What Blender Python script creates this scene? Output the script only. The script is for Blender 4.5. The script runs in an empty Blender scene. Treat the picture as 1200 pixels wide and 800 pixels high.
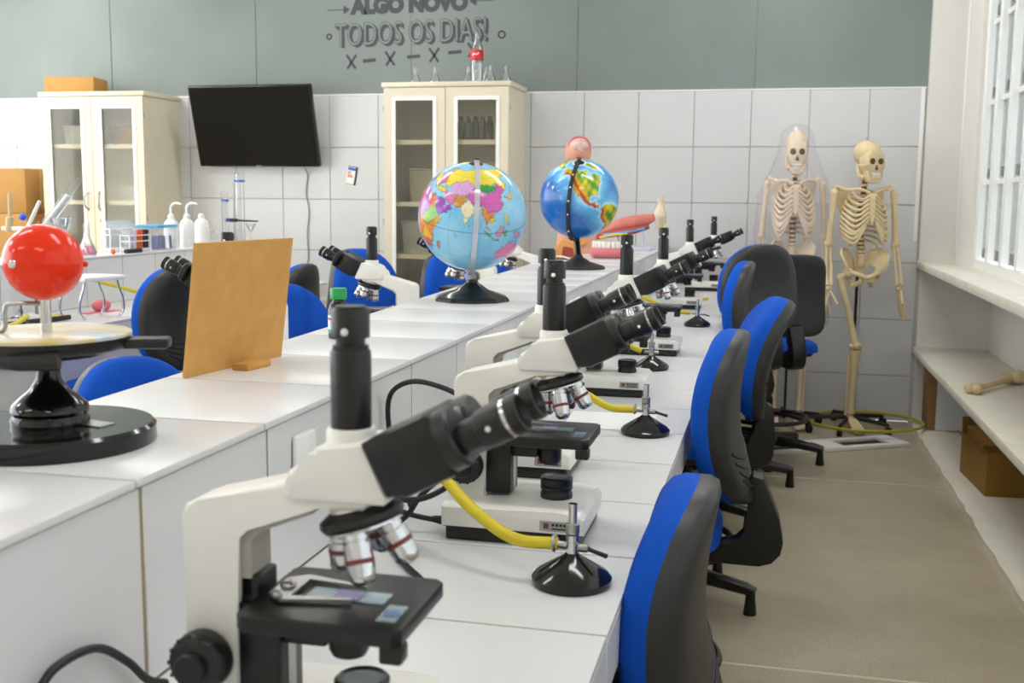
import bpy, bmesh, math, random
import numpy as np
from mathutils import Vector, Matrix, Quaternion
PI = math.pi
random.seed(7)
SC = bpy.context.scene
COL = SC.collection

# ------------------------------------------------------------------ camera, world, lights, exposure
cd = bpy.data.cameras.new('camera'); cam = bpy.data.objects.new('camera', cd); COL.objects.link(cam)
CAM = Vector((0.856, -7.084, 1.356))
R_ = Vector((0.97301, 0.23056, 0.00946)); U_ = Vector((-0.03906, 0.12416, 0.99149)); F_ = Vector((-0.22742, 0.96510, -0.12982))
M = Matrix.Identity(4)
for i in range(3):
    M[i][0] = R_[i]; M[i][1] = U_[i]; M[i][2] = -F_[i]; M[i][3] = CAM[i]
cam.matrix_world = M
cd.sensor_width = 36; cd.lens = 1283.27 / 1200 * 36; cd.clip_start = 0.02
cd.dof.use_dof = True; cd.dof.focus_distance = 2.3; cd.dof.aperture_fstop = 8.0
SC.camera = cam

SC.view_settings.view_transform = 'Standard'; SC.view_settings.look = 'None'
SC.view_settings.gamma = 1; SC.view_settings.use_curve_mapping = False
SC.view_settings.exposure = 0.24

w = bpy.data.worlds.new('sky'); SC.world = w; w.use_nodes = True
bg = w.node_tree.nodes['Background']; bg.inputs[0].default_value = (0.90, 0.95, 1.0, 1); bg.inputs[1].default_value = 4.2
LAMP_POWER = 9.0
sd_ = bpy.data.lights.new('sun', 'SUN'); sd_.energy = 2.0; sd_.angle = math.radians(40); sd_.color = (1.0, 0.95, 0.88)
sun = bpy.data.objects.new('sun', sd_); COL.objects.link(sun); sun.location = (-9, -3, 5)
sun.rotation_euler = Vector((0.8, 1.4, 0.0)).to_track_quat('-Z', 'Y').to_euler()

# ------------------------------------------------------------------ materials
def lin(c):
    if isinstance(c, str):
        c = c.lstrip('#'); c = [int(c[i:i + 2], 16) / 255 for i in (0, 2, 4)]
    return tuple(x / 12.92 if x <= 0.04045 else ((x + 0.055) / 1.055) ** 2.4 for x in c)
MATS = {}
def mat(name, col, rough=0.5, metal=0.0, var=0.0, scale=8.0, bump=0.0, bscale=60.0, spec=0.5, col2=None, sheen=0, coat=0):
    if name in MATS: return MATS[name]
    m = bpy.data.materials.new(name); m.use_nodes = True; nt = m.node_tree; b = nt.nodes['Principled BSDF']
    c = lin(col); b.inputs['Base Color'].default_value = (*c, 1)
    b.inputs['Roughness'].default_value = rough; b.inputs['Metallic'].default_value = metal
    b.inputs['Specular IOR Level'].default_value = spec
    b.inputs['Coat Weight'].default_value = coat; b.inputs['Sheen Weight'].default_value = sheen
    tc = nt.nodes.new('ShaderNodeTexCoord')
    if var or col2:
        n = nt.nodes.new('ShaderNodeTexNoise'); n.inputs['Scale'].default_value = scale; n.inputs['Detail'].default_value = 6
        nt.links.new(tc.outputs['Object'], n.inputs['Vector'])
        r = nt.nodes.new('ShaderNodeValToRGB')
        c2 = lin(col2) if col2 else tuple(min(1, x * (1 + var)) for x in c)
        c1 = c if col2 else tuple(x * (1 - var) for x in c)
        r.color_ramp.elements[0].position = 0.3; r.color_ramp.elements[1].position = 0.7
        r.color_ramp.elements[0].color = (*c1, 1); r.color_ramp.elements[1].color = (*c2, 1)
        nt.links.new(n.outputs['Fac'], r.inputs['Fac']); nt.links.new(r.outputs['Color'], b.inputs['Base Color'])
    if bump:
        n2 = nt.nodes.new('ShaderNodeTexNoise'); n2.inputs['Scale'].default_value = bscale; n2.inputs['Detail'].default_value = 4
        nt.links.new(tc.outputs['Object'], n2.inputs['Vector'])
        bp = nt.nodes.new('ShaderNodeBump'); bp.inputs['Strength'].default_value = bump; bp.inputs['Distance'].default_value = 0.01
        nt.links.new(n2.outputs['Fac'], bp.inputs['Height']); nt.links.new(bp.outputs['Normal'], b.inputs['Normal'])
    MATS[name] = m
    return m
def clear(name, tint=(1, 1, 1), body=0.0, bodycol=(1, 1, 1), refl=0.10, rough=0.05, graz=0.6):
    """clear sheet: transparent + fresnel gloss (+ a little diffuse body)"""
    if name in MATS: return MATS[name]
    m = bpy.data.materials.new(name); m.use_nodes = True; nt = m.node_tree; nt.nodes.clear()
    o = nt.nodes.new('ShaderNodeOutputMaterial'); t = nt.nodes.new('ShaderNodeBsdfTransparent'); t.inputs[0].default_value = (*tint, 1)
    g = nt.nodes.new('ShaderNodeBsdfGlossy'); g.inputs['Roughness'].default_value = rough
    d = nt.nodes.new('ShaderNodeBsdfDiffuse'); d.inputs[0].default_value = (*bodycol, 1)
    m1 = nt.nodes.new('ShaderNodeMixShader'); m1.inputs[0].default_value = body
    nt.links.new(t.outputs[0], m1.inputs[1]); nt.links.new(d.outputs[0], m1.inputs[2])
    lw = nt.nodes.new('ShaderNodeLayerWeight'); lw.inputs[0].default_value = 0.25
    mp = nt.nodes.new('ShaderNodeMapRange'); mp.inputs[3].default_value = refl; mp.inputs[4].default_value = min(1, refl + graz)
    nt.links.new(lw.outputs['Fresnel'], mp.inputs[0])
    m2 = nt.nodes.new('ShaderNodeMixShader'); nt.links.new(mp.outputs[0], m2.inputs[0])
    nt.links.new(m1.outputs[0], m2.inputs[1]); nt.links.new(g.outputs[0], m2.inputs[2]); nt.links.new(m2.outputs[0], o.inputs[0])
    MATS[name] = m
    return m
def emis(name, col, s):
    m = bpy.data.materials.new(name); m.use_nodes = True; b = m.node_tree.nodes['Principled BSDF']
    b.inputs['Emission Color'].default_value = (*lin(col), 1); b.inputs['Emission Strength'].default_value = s
    MATS[name] = m; return m

WHITE_TILE = mat('white_tile', '#d2d3d4', 0.2, var=0.015, scale=3)
BENCH_TILE = mat('bench_tile', '#e0e0e0', 0.27, spec=0.4, var=0.015, scale=4)
GROUT = mat('grout', '#9c8c70', 0.9)
GROUT_G = mat('grout_grey', '#b8b7b2', 0.9)
PAINT = mat('grey_green_paint', '#7b8581', 0.55, var=0.10, scale=1.3, bump=0.05, bscale=20)
CREAM_WALL = mat('cream_wall', '#e3dfd8', 0.6, var=0.02)
WHITE_WALL = mat('white_wall', '#e9e7e2', 0.6, var=0.02)
PLASTER = mat('rough_white_plaster', '#e4dfd0', 0.7, var=0.05, scale=9, bump=0.1)
CEIL = mat('ceiling_white', '#f0efec', 0.8)
INK = mat('mural_ink', '#45474b', 0.7)
BLACK = mat('black_plastic', '#131312', 0.36, bump=0.03, bscale=300)
BLACKG = mat('black_gloss', '#101010', 0.12)
BLACKM = mat('black_matte', '#202020', 0.6)
DGREY = mat('dark_grey_plastic', '#252524', 0.42, bump=0.06, bscale=260, var=0.04, scale=20)
BLUE = mat('blue_fabric', '#0650bc', 0.85, bump=0.15, bscale=500, var=0.05, scale=60, spec=0.25)
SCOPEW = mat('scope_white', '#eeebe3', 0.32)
SCOPES = mat('scope_shaded_grey', '#b9b2a6', 0.4)  # darker scope white, paints the shade inside the arm's curve
CHROME = mat('chrome', '#d8d8d8', 0.14, 1.0)
STEEL = mat('steel', '#a9a9a6', 0.32, 1.0)
MAROON = mat('maroon_band', '#7c2f38', 0.35)
GLASS = clear('clear_glass', (0.97, 0.98, 0.98), 0.03, refl=0.07)
SLIDE = clear('slide_glass', (0.80, 0.90, 0.94), 0.22, (0.55, 0.68, 0.75), 0.03, 0.25)
PANE = clear('window_glass', (0.52, 0.53, 0.53), 0.01, refl=0.02, graz=0.06)
PANE_L = clear('clear_window_glass', (0.97, 0.98, 0.98), 0.01, refl=0.04)
DOORGLASS = clear('cabinet_glass', (0.93, 0.93, 0.88), 0.03, (0.7, 0.7, 0.65), 0.03, 0.05, 0.35)
BAG = clear('bag_plastic', (0.985, 0.975, 0.98), 0.018, (0.9, 0.86, 0.86), 0.03, 0.12, 0.10)
CLEARP = clear('clear_plastic', (0.94, 0.96, 0.98), 0.12, (0.9, 0.93, 0.97), 0.10)
YHOSE = mat('yellow_hose', '#d3bf22', 0.5, var=0.06, scale=40)
CABINET = mat('cream_laminate', '#e2d8c0', 0.45, var=0.015, scale=3)
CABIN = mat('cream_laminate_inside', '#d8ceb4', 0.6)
BEAD = mat('white_bead', '#f3f3f0', 0.35)
CARD = mat('cardboard', '#b98a4c', 0.85, var=0.06, scale=5)
CARDD = mat('cardboard_brown', '#96702f', 0.85, var=0.08, scale=6)
MDF = mat('hardboard', '#cf9a50', 0.7, var=0.07, scale=30)
WOOD = mat('wood_block', '#c79244', 0.6, var=0.1, scale=14)
RED = mat('red_gloss', '#f03000', 0.14, spec=0.4)
BONE = mat('bone_yellow', '#dcc79c', 0.55, var=0.10, scale=14)
BONE2 = mat('bone_cream', '#e6d3bb', 0.55, var=0.08, scale=14)
CART = mat('cartilage', '#5b4026', 0.7)
SOCKET = mat('bone_hollow', '#5a4526', 0.9)
WHITEP = mat('white_plastic', '#f1f1ee', 0.35)
GREENCAP = mat('green_cap', '#16964a', 0.35)
AMBER = mat('dark_amber_glass', '#140d08', 0.08)
TEAL = mat('teal_print', '#39b5a6', 0.5)
REDP = mat('red_print', '#c63a3a', 0.5)
BLUEP = mat('blue_plastic', '#2e5fd0', 0.35)
LID = mat('sky_blue_lid', '#4fb0e6', 0.35)
INDIGO = mat('indigo_caps', '#2c3a9a', 0.45)
ORANGE = mat('orange_plastic', '#ee6a1c', 0.4)
PURPLE = mat('dark_purple_tubes', '#3b1d3a', 0.35)
PINKL = mat('pink_liquid', '#e0568a', 0.15)
MUSCLE = mat('muscle_pink', '#d77c70', 0.5, var=0.15, scale=18)
MUSCLED = mat('muscle_red', '#a8463c', 0.5, var=0.15, scale=18)
SKIN = mat('flesh_plastic', '#e0a184', 0.5, var=0.06, scale=8)
GUM = mat('gum_pink', '#d9777f', 0.4)
TOOTH = mat('tooth_white', '#f2ece0', 0.3)
LILAC = mat('lilac_plastic', '#d8d2ea', 0.4)
YELLOW = mat('yellow_plastic', '#e8c93a', 0.45)
HOOP = mat('olive_yellow_plastic', '#b0a82e', 0.35)
PINKF = mat('pink_rubber', '#e2899a', 0.6)
WINB = mat('blue_metal', '#1e5fae', 0.4)
RUBBER = mat('rubber', '#141414', 0.55)
PAPER = mat('paper', '#f4f3f0', 0.8)

# ------------------------------------------------------------------ mesh helpers
class MB:
    def __init__(s): s.bm = bmesh.new(); s.ms = []
    def _mi(s, m):
        if m is None: return 0
        if m not in s.ms: s.ms.append(m)
        return s.ms.index(m)
    def _fin(s, faces, m):
        k = s._mi(m)
        for f in faces: f.material_index = k
    def box(s, x0, x1, y0, y1, z0, z1, m=None, bev=0, rot=None, seg=2):
        vs = [s.bm.verts.new((x, y, z)) for x in (x0, x1) for y in (y0, y1) for z in (z0, z1)]
        fs = [s.bm.faces.new([vs[i] for i in q]) for q in ((0, 1, 3, 2), (4, 6, 7, 5), (0, 4, 5, 1), (2, 3, 7, 6), (0, 2, 6, 4), (1, 5, 7, 3))]
        if rot is not None:
            c = Vector(((x0 + x1) / 2, (y0 + y1) / 2, (z0 + z1) / 2))
            for v in vs: v.co = c + rot @ (v.co - c)
        if bev:
            es = list({e for f in fs for e in f.edges})
            r = bmesh.ops.bevel(s.bm, geom=es, offset=bev, segments=seg, affect='EDGES', profile=0.5)
            fs = list(set([f for f in fs if f.is_valid] + r['faces']))
        s._fin(fs, m); return s
    def prism(s, pts, y0, y1, m=None, axis='y', bev=0):
        """2D outline extruded along an axis; pts are (a,b) in the other two axes"""
        def P(a, b, t):
            return {'y': (a, t, b), 'x': (t, a, b), 'z': (a, b, t)}[axis]
        A = [s.bm.verts.new(P(a, b, y0)) for a, b in pts]; B = [s.bm.verts.new(P(a, b, y1)) for a, b in pts]
        n = len(pts); fs = [s.bm.faces.new(A), s.bm.faces.new(B[::-1])]
        for i in range(n): fs.append(s.bm.faces.new((A[i], B[i], B[(i + 1) % n], A[(i + 1) % n])))
        if bev:
            es = list({e for f in fs[:2] for e in f.edges})
            r = bmesh.ops.bevel(s.bm, geom=es, offset=bev, segments=2, affect='EDGES', profile=0.5)
            fs = list(set([f for f in fs if f.is_valid] + r['faces']))
        bmesh.ops.recalc_face_normals(s.bm, faces=[f for f in fs if f.is_valid])
        s._fin([f for f in fs if f.is_valid], m); return s
    def tube(s, pts, rad, seg=10, m=None, cap=True, flat=None):
        pts = [Vector(p) for p in pts]; n = len(pts)
        if not hasattr(rad, '__len__'): rad = [rad] * n
        rings = []; nrm = None
        for i, p in enumerate(pts):
            t = (pts[min(i + 1, n - 1)] - pts[max(i - 1, 0)])
            t = t.normalized() if t.length > 1e-9 else Vector((0, 0, 1))
            if nrm is None:
                a = Vector((0, 0, 1)) if abs(t.z) < 0.9 else Vector((1, 0, 0))
                nrm = t.cross(a).normalized()
            nrm = (nrm - t * nrm.dot(t)).normalized(); b = t.cross(nrm)
            k = flat if flat else 1.0
            rings.append([s.bm.verts.new(p + (nrm * math.cos(2 * PI * j / seg) * k + b * math.sin(2 * PI * j / seg)) * rad[i]) for j in range(seg)])
        fs = []
        for i in range(n - 1):
            for j in range(seg):
                fs.append(s.bm.faces.new((rings[i][j], rings[i][(j + 1) % seg], rings[i + 1][(j + 1) % seg], rings[i + 1][j])))
        if cap: fs.append(s.bm.faces.new(rings[0][::-1])); fs.append(s.bm.faces.new(rings[-1]))
        s._fin(fs, m); return s
    def cyl(s, p0, p1, r0, r1=None, seg=20, m=None): return s.tube([p0, p1], [r0, r0 if r1 is None else r1], seg, m)
    def lathe(s, prof, c=(0, 0, 0), seg=28, m=None, ax=None):
        """profile (r,z) turned round z (or the axis ax) at c"""
        q = Vector((0, 0, 1)).rotation_difference(Vector(ax).normalized()) if ax is not None else Quaternion()
        c = Vector(c); rings = []
        for r, z in prof:
            if r < 1e-6: rings.append([s.bm.verts.new(c + q @ Vector((0, 0, z)))])
            else: rings.append([s.bm.verts.new(c + q @ Vector((r * math.cos(2 * PI * j / seg), r * math.sin(2 * PI * j / seg), z))) for j in range(seg)])
        fs = []
        for a, b in zip(rings, rings[1:]):
            for j in range(seg):
                k = (j + 1) % seg
                if len(a) == 1 and len(b) == 1: continue
                if len(a) == 1: fs.append(s.bm.faces.new((a[0], b[k], b[j])))
                elif len(b) == 1: fs.append(s.bm.faces.new((a[j], a[k], b[0])))
                else: fs.append(s.bm.faces.new((a[j], a[k], b[k], b[j])))
        s._fin(fs, m); return s
    def ball(s, c, r, seg=16, m=None, sc=(1, 1, 1), rot=None):
        c = Vector(c); R = []
        n = max(6, seg // 2); fs = []
        for i in range(n + 1):
            th = PI * i / n
            if i in (0, n): pts = [Vector((0, 0, math.cos(th)))]
            else: pts = [Vector((math.sin(th) * math.cos(2 * PI * j / seg), math.sin(th) * math.sin(2 * PI * j / seg), math.cos(th))) for j in range(seg)]
            out = []
            for p in pts:
                q = Vector((p.x * sc[0], p.y * sc[1], p.z * sc[2])) * r
                if rot is not None: q = rot @ q
                out.append(s.bm.verts.new(c + q))
            R.append(out)
        for a, b in zip(R, R[1:]):
            for j in range(seg):
                k = (j + 1) % seg
                if len(a) == 1: fs.append(s.bm.faces.new((a[0], b[j], b[k])))
                elif len(b) == 1: fs.append(s.bm.faces.new((a[j], b[0], a[k])))
                else: fs.append(s.bm.faces.new((a[j], b[j], b[k], a[k])))
        s._fin(fs, m); return s
    def torus(s, c, R, r, seg=40, rs=8, m=None, rot=None, sc=(1, 1, 1), a0=0, a1=2 * PI):
        full = abs(a1 - a0 - 2 * PI) < 1e-6
        pts = []
        N = seg if full else seg + 1
        for i in range(N):
            a = a0 + (a1 - a0) * i / seg
            p = Vector((R * math.cos(a) * sc[0], R * math.sin(a) * sc[1], 0))
            pts.append((p, Vector((math.cos(a), math.sin(a), 0))))
        rings = []
        for p, d in pts:
            ring = []
            for j in range(rs):
                t = 2 * PI * j / rs
                q = p + d * math.cos(t) * r + Vector((0, 0, math.sin(t) * r))
                if rot is not None: q = rot @ q
                ring.append(s.bm.verts.new(Vector(c) + q))
            rings.append(ring)
        fs = []
        for i in range(N if full else N - 1):
            a, b = rings[i], rings[(i + 1) % N]
            for j in range(rs): fs.append(s.bm.faces.new((a[j], b[j], b[(j + 1) % rs], a[(j + 1) % rs])))
        s._fin(fs, m); return s
    def xf(s, mtx): bmesh.ops.transform(s.bm, matrix=mtx, verts=s.bm.verts[:]); return s
    def mesh(s, name, m=None, ang=38):
        bmesh.ops.recalc_face_normals(s.bm, faces=s.bm.faces[:])
        me = bpy.data.meshes.new(name); s.bm.to_mesh(me); s.bm.free()
        for x in (s.ms or ([m] if m else [])): me.materials.append(x)
        for p in me.polygons: p.use_smooth = True
        if ang: me.set_sharp_from_angle(angle=math.radians(ang))
        return me
    def build(s, name, m=None, parent=None, ang=38):
        o = bpy.data.objects.new(name, s.mesh(name, m, ang)); COL.objects.link(o)
        if parent: o.parent = parent
        return o
def meshobj(name, me, parent=None, loc=None, rz=0):
    o = bpy.data.objects.new(name, me); COL.objects.link(o)
    if parent: o.parent = parent
    if loc is not None: o.location = loc
    if rz: o.rotation_euler.z = rz
    return o
def tag(o, label=None, cat=None, group=None, kind=None):
    if label: o['label'] = label
    if cat: o['category'] = cat
    if group: o['group'] = group
    if kind: o['kind'] = kind
    return o
def thing(name, loc, rz=0, label=None, cat=None, group=None):
    o = bpy.data.objects.new(name, None); COL.objects.link(o); o.location = loc; o.rotation_euler.z = rz
    o.empty_display_size = 0.05
    return tag(o, label, cat, group)
def copy_tree(o, parent=None):
    c = o.copy(); COL.objects.link(c)
    if parent: c.parent = parent
    for ch in list(o.children): copy_tree(ch, c)
    return c
def RZ(a): return Matrix.Rotation(a, 3, 'Z')
def RY(a): return Matrix.Rotation(a, 3, 'Y')
def RX(a): return Matrix.Rotation(a, 3, 'X')
def bez(pts, n=8):
    """Catmull-Rom through points"""
    P = [Vector(p) for p in pts]; P = [P[0] * 2 - P[1]] + P + [P[-1] * 2 - P[-2]]; out = []
    for i in range(1, len(P) - 2):
        for k in range(n):
            t = k / n; a, b, c, d = P[i - 1], P[i], P[i + 1], P[i + 2]
            out.append(0.5 * ((2 * b) + (c - a) * t + (2 * a - 5 * b + 4 * c - d) * t * t + (3 * b - a - 3 * c + d) * t ** 3))
    out.append(P[-2]); return out
def interp(r, n):
    return [float(np.interp(i / (n - 1) * (len(r) - 1), range(len(r)), r)) for i in range(n)]

# ------------------------------------------------------------------ the room
ZB, ZL, ZT = 0.825, 1.059, 2.036
CEIL_Z = 3.25; XL, XR, YF = -5.2, 2.15, -9.2

def floor_mat():
    m = bpy.data.materials.new('concrete_floor'); m.use_nodes = True; nt = m.node_tree; b = nt.nodes['Principled BSDF']
    tc = nt.nodes.new('ShaderNodeTexCoord')
    n1 = nt.nodes.new('ShaderNodeTexNoise'); n1.inputs['Scale'].default_value = 2.2; n1.inputs['Detail'].default_value = 9; n1.inputs['Roughness'].default_value = 0.65
    n2 = nt.nodes.new('ShaderNodeTexNoise'); n2.inputs['Scale'].default_value = 180; n2.inputs['Detail'].default_value = 3
    for n in (n1, n2): nt.links.new(tc.outputs['Object'], n.inputs['Vector'])
    r1 = nt.nodes.new('ShaderNodeValToRGB'); r1.color_ramp.elements[0].position = 0.3; r1.color_ramp.elements[1].position = 0.72
    r1.color_ramp.elements[0].color = (*lin('#a3987f'), 1); r1.color_ramp.elements[1].color = (*lin('#bdb29a'), 1)
    mx = nt.nodes.new('ShaderNodeMixRGB'); mx.blend_type = 'OVERLAY'; mx.inputs[0].default_value = 0.6
    nt.links.new(n1.outputs['Fac'], r1.inputs['Fac']); nt.links.new(r1.outputs[0], mx.inputs[1]); nt.links.new(n2.outputs['Fac'], mx.inputs[2])
    nt.links.new(mx.outputs[0], b.inputs['Base Color']); b.inputs['Roughness'].default_value = 0.42
    return m
FLOORM = floor_mat()
JOINT = mat('floor_joint', '#d6cdb8', 0.8)
fl = MB(); fl.box(XL, XR, YF, 0.0, -0.1, -0.0006)
fl = tag(fl.build('floor', JOINT), 'polished concrete floor cast in slabs', kind='structure')
ys = [YF, -6.3, -3.93, -1.62, 0.0]
for a, b in zip(ys, ys[1:]):
    MB().box(XL, XR, a + 0.008, b - 0.008, -0.05, 0).build('slab', FLOORM, fl)

tag(MB().box(XL - 0.1, XR + 0.1, YF - 0.1, 0.1, CEIL_Z, CEIL_Z + 0.1).build('ceiling', CEIL), 'white ceiling', kind='structure')
wlf = tag(MB().box(XL - 0.1, XL, YF, 0, 0, 0.95).build('wall_left', WHITE_WALL), 'white left wall with a long band of windows', kind='structure')
MB().box(XL - 0.1, XL, YF, 0, 2.9, CEIL_Z).build('wall_above_window', WHITE_WALL, wlf)
MB().box(XL - 0.1, XL, -0.35, 0, 0.95, 2.9).build('wall_pier', WHITE_WALL, wlf)
MB().box(XL - 0.1, XL, YF, -8.4, 0.95, 2.9).build('wall_pier', WHITE_WALL, wlf)
tag(MB().box(XL, XR, YF - 0.1, YF, 0, CEIL_Z).build('wall_front', WHITE_WALL), 'plain white wall behind the viewer', kind='structure')
# back wall: grout bed, tiles one by one, painted concrete panels above
wb = tag(MB().box(XL, XR, 0.0, 0.1, 0, CEIL_Z).build('wall_back', GROUT_G), 'white tiled wall with grey-green painted concrete above', kind='structure')
T = 0.35
tile_me = MB().box(-T / 2 + 0.002, T / 2 - 0.002, -0.007, 0, -T / 2 + 0.002, T / 2 - 0.002, bev=0.0015, seg=1).mesh('wall_tile', WHITE_TILE)
cut_h = ZT - 5 * T
tile_cut = MB().box(-T / 2 + 0.002, T / 2 - 0.002, -0.007, 0, -cut_h + 0.002, -0.002, bev=0.0015, seg=1).mesh('wall_tile_cut', WHITE_TILE)
XC = 1.722
for k in range(-16, 4):
    for r in range(6):
        if k < -3 and r > 3: continue
        if r < 5: meshobj('tile', tile_me, wb, (k * T + T / 2, 0, ZT - r * T - T / 2))
        else: meshobj('tile', tile_cut, wb, (k * T + T / 2, 0, ZT - 5 * T))
wl = XC - 4 * T
nar = MB().box(0.002, wl - 0.002, -0.007, 0, -T / 2 + 0.002, T / 2 - 0.002, bev=0.0015, seg=1).mesh('wall_tile_narrow', WHITE_TILE)
for r in range(5): meshobj('tile', nar, wb, (4 * T, 0, ZT - r * T - T / 2))
MB().box(4 * T + 0.002, XC - 0.002, -0.007, 0, 0.002, cut_h - 0.002).build('tile', WHITE_TILE, wb)
px = -0.40 - 1.115 * 5
while px < XR:
    MB().box(max(px, XL) + 0.002, min(px + 1.115, 1.78) - 0.002, -0.006, 0, ZT + 0.002, CEIL_Z, bev=0.002, seg=1).build('panel', PAINT, wb)
    px += 1.115
MB().box(XL, XC, -0.011, -0.0, ZT - 0.004, ZT + 0.004).build('tile_edging', WHITEP, wb)
MB().box(XC - 0.03, XC - 0.008, -0.012, -0.0, 1.12, ZT).build('corner_strip', WHITEP, wb)

# right side: column, window wall, sill, counter and plinth
XW = 1.90
wr = tag(MB().box(XR, XR + 0.1, YF, 0, 0, 0.955).build('wall_right', WHITE_WALL), 'white wall under the windows', kind='structure')
tag(MB().box(XC + 0.005, XR, -0.06, 0, 1.0, CEIL_Z).build('wall_column', CREAM_WALL), 'cream column in the corner by the windows', kind='structure')
ww = tag(MB().box(XW, XR, YF, 0, 2.75, CEIL_Z).build('wall_window', WHITE_WALL), 'white window wall above the sill', kind='structure')
MB().box(XW, XR, -0.72, -0.30, 1.0, 2.75).build('pier', CREAM_WALL, ww)
MB().box(XW, XR, -5.6, -4.6, 1.0, 2.75).build('pier', WHITE_WALL, ww)
MB().box(XW, XR, YF, -8.6, 1.0, 2.75).build('pier', WHITE_WALL, ww)
tag(MB().box(XC + 0.02, XR, -0.035, 0, 0.473, 0.955).build('trim_1', WHITE_WALL), 'white end panel between counter and sill', kind='structure')
tag(MB().box(XC, XR, YF, -0.004, 0.955, 1.0, bev=0.004).build('trim_2', PLASTER), 'thick white window sill', kind='structure')
tag(MB().box(XC + 0.02, XR, -0.05, 0, 0.032, 0.432).build('trim_3', WHITE_WALL), 'white end panel below the counter', kind='structure')
ct = tag(MB().box(XC, XR, YF, -0.004, 0.432, 0.473, bev=0.006).build('counter', PLASTER), 'long low white plaster counter under the window sill', 'counter')
pl = MB()
pts = [(XR, -0.004)] ; n = 90
edge = []
for i in range(n + 1):
    y = -0.004 + (YF + 0.004) * i / n
    edge.append((XC + 0.012 * (random.random() - 0.5), y))
pl.prism([(XR, -0.004)] + edge + [(XR, YF)], 0, 0.032, axis='z')
tag(pl.build('plinth', PLASTER), 'chipped white plaster plinth on the floor below the counter', 'plinth')

def window(name, y0, y1, z0, z1, divs, label):
    w_ = tag(MB().box(XW + 0.03, XW + 0.09, y0, y1, z0, z0 + 0.05).build(name, WHITEP), label, kind='structure')
    MB().box(XW + 0.03, XW + 0.09, y0, y1, z1 - 0.05, z1).build('frame_rail', WHITEP, w_)
    ysn = [y0 + (y1 - y0) * i / divs for i in range(divs + 1)]
    for i, y in enumerate(ysn):
        a = y if i == 0 else (y - 0.05 if i == divs else y - 0.025)
        MB().box(XW + 0.02, XW + 0.10, a, a + 0.05, z0 + 0.05, z1 - 0.05, bev=0.004, seg=1).build('mullion', WHITEP, w_)
    for a, b in zip(ysn, ysn[1:]):
        for q in range(4):
            zz0 = z0 + 0.05 + (z1 - z0 - 0.1) * q / 4; zz1 = z0 + 0.05 + (z1 - z0 - 0.1) * (q + 1) / 4
            p = MB().box(XW + 0.055, XW + 0.061, a + 0.02, b - 0.02, zz0 + 0.01, zz1 - 0.01).build('pane', PANE, w_)
            if q: MB().box(XW + 0.045, XW + 0.075, a + 0.02, b - 0.02, zz0 - 0.012, zz0 + 0.012).build('glazing_bar', WHITEP, w_)
            MB().box(XW + 0.035, XW + 0.055, (a + b) / 2 - 0.012, (a + b) / 2 + 0.012, zz0 + 0.02, zz0 + 0.07).build('latch', STEEL, w_)
    return w_
w4 = tag(MB().box(XL - 0.08, XL - 0.03, -8.4, -0.35, 0.95, 1.0).build('window_4', WHITEP), 'long white-framed window in the left wall', kind='structure')
MB().box(XL - 0.08, XL - 0.03, -8.4, -0.35, 2.85, 2.9).build('frame_rail', WHITEP, w4)
for i in range(8):
    y = -8.4 + i * 1.1428
    MB().box(XL - 0.08, XL - 0.03, y, y + 0.05, 1.0, 2.85).build('mullion', WHITEP, w4)
    if i < 7: MB().box(XL - 0.058, XL - 0.052, y + 0.05, y + 1.1428, 1.0, 2.85).build('pane', PANE_L, w4)
window('window_1', -0.295, -0.065, 1.0, 2.75, 1, 'narrow window between the corner column and the pier')
window('window_2', -4.6, -0.72, 1.0, 2.75, 11, 'long white-framed window with many mullions along the counter')
window('window_3', -8.6, -5.6, 1.0, 2.75, 8, 'white-framed window beside the viewer')
# outside: pale ground, a light boundary wall and a blue steel frame
tag(MB().box(XR + 0.1, 30, -30, 20, -0.3, -0.05).build('ground', mat('pale_ground', '#cfcabd', 0.9)), 'pale paved ground outside', kind='structure')
gt = thing('blue_frame', (3.1, -0.1, -0.05), 0, 'blue painted steel frame standing outside the window', 'frame')
for y in (-0.5, 0.0, 0.5): MB().box(-0.03, 0.03, y - 0.03, y + 0.03, 0, 2.6).build('post', WINB, gt)
for z in (1.1, 1.75, 2.4): MB().box(-0.02, 0.02, -0.5, 0.5, z - 0.03, z + 0.03).build('rail', WINB, gt)
og = thing('orange_sign', (3.6, 1.5, -0.05), 0, 'orange sign panel on a post outside the narrow window', 'sign')
MB().box(-0.03, 0.03, -0.03, 0.03, 0, 2.7).build('post', STEEL, og); MB().box(-0.05, -0.03, -0.4, 0.4, 2.7, 3.3).build('panel', ORANGE, og)

# ceiling lamps
tubem = emis('lamp_tube', '#fffaf2', 5.0)
for iy, y in enumerate((-0.85, -3.1, -5.4, -7.9)):
    for ix, x in enumerate((-4.3, -1.7, 0.9)):
        lt = thing('ceiling_lamp', (x, y, CEIL_Z), 0, f'fluorescent ceiling lamp, row {("nearest the tiled wall","second from the tiled wall","third from the tiled wall","farthest from the tiled wall")[iy]}, {("left","middle","right")[ix]} side', 'lamp', 'ceiling lamps')
        MB().box(-0.62, 0.62, -0.11, 0.11, -0.06, 0, bev=0.01).build('housing', WHITEP, lt)
        for s in (-0.05, 0.05): MB().cyl((-0.6, s, -0.08), (0.6, s, -0.08), 0.016, seg=12).build('tube', tubem, lt)
        ld = bpy.data.lights.new('lamp_light', 'AREA'); ld.shape = 'RECTANGLE'; ld.size = 1.2; ld.size_y = 0.2
        ld.energy = LAMP_POWER * (1.0, 1.4, 1.15, 0.7)[iy] * (2.4, 0.85, 0.95)[ix]; ld.color = (0.98, 0.99, 1.0)
        lo = bpy.data.objects.new('lamp_light', ld); COL.objects.link(lo); lo.parent = lt; lo.location = (0, 0, -0.11)

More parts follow.
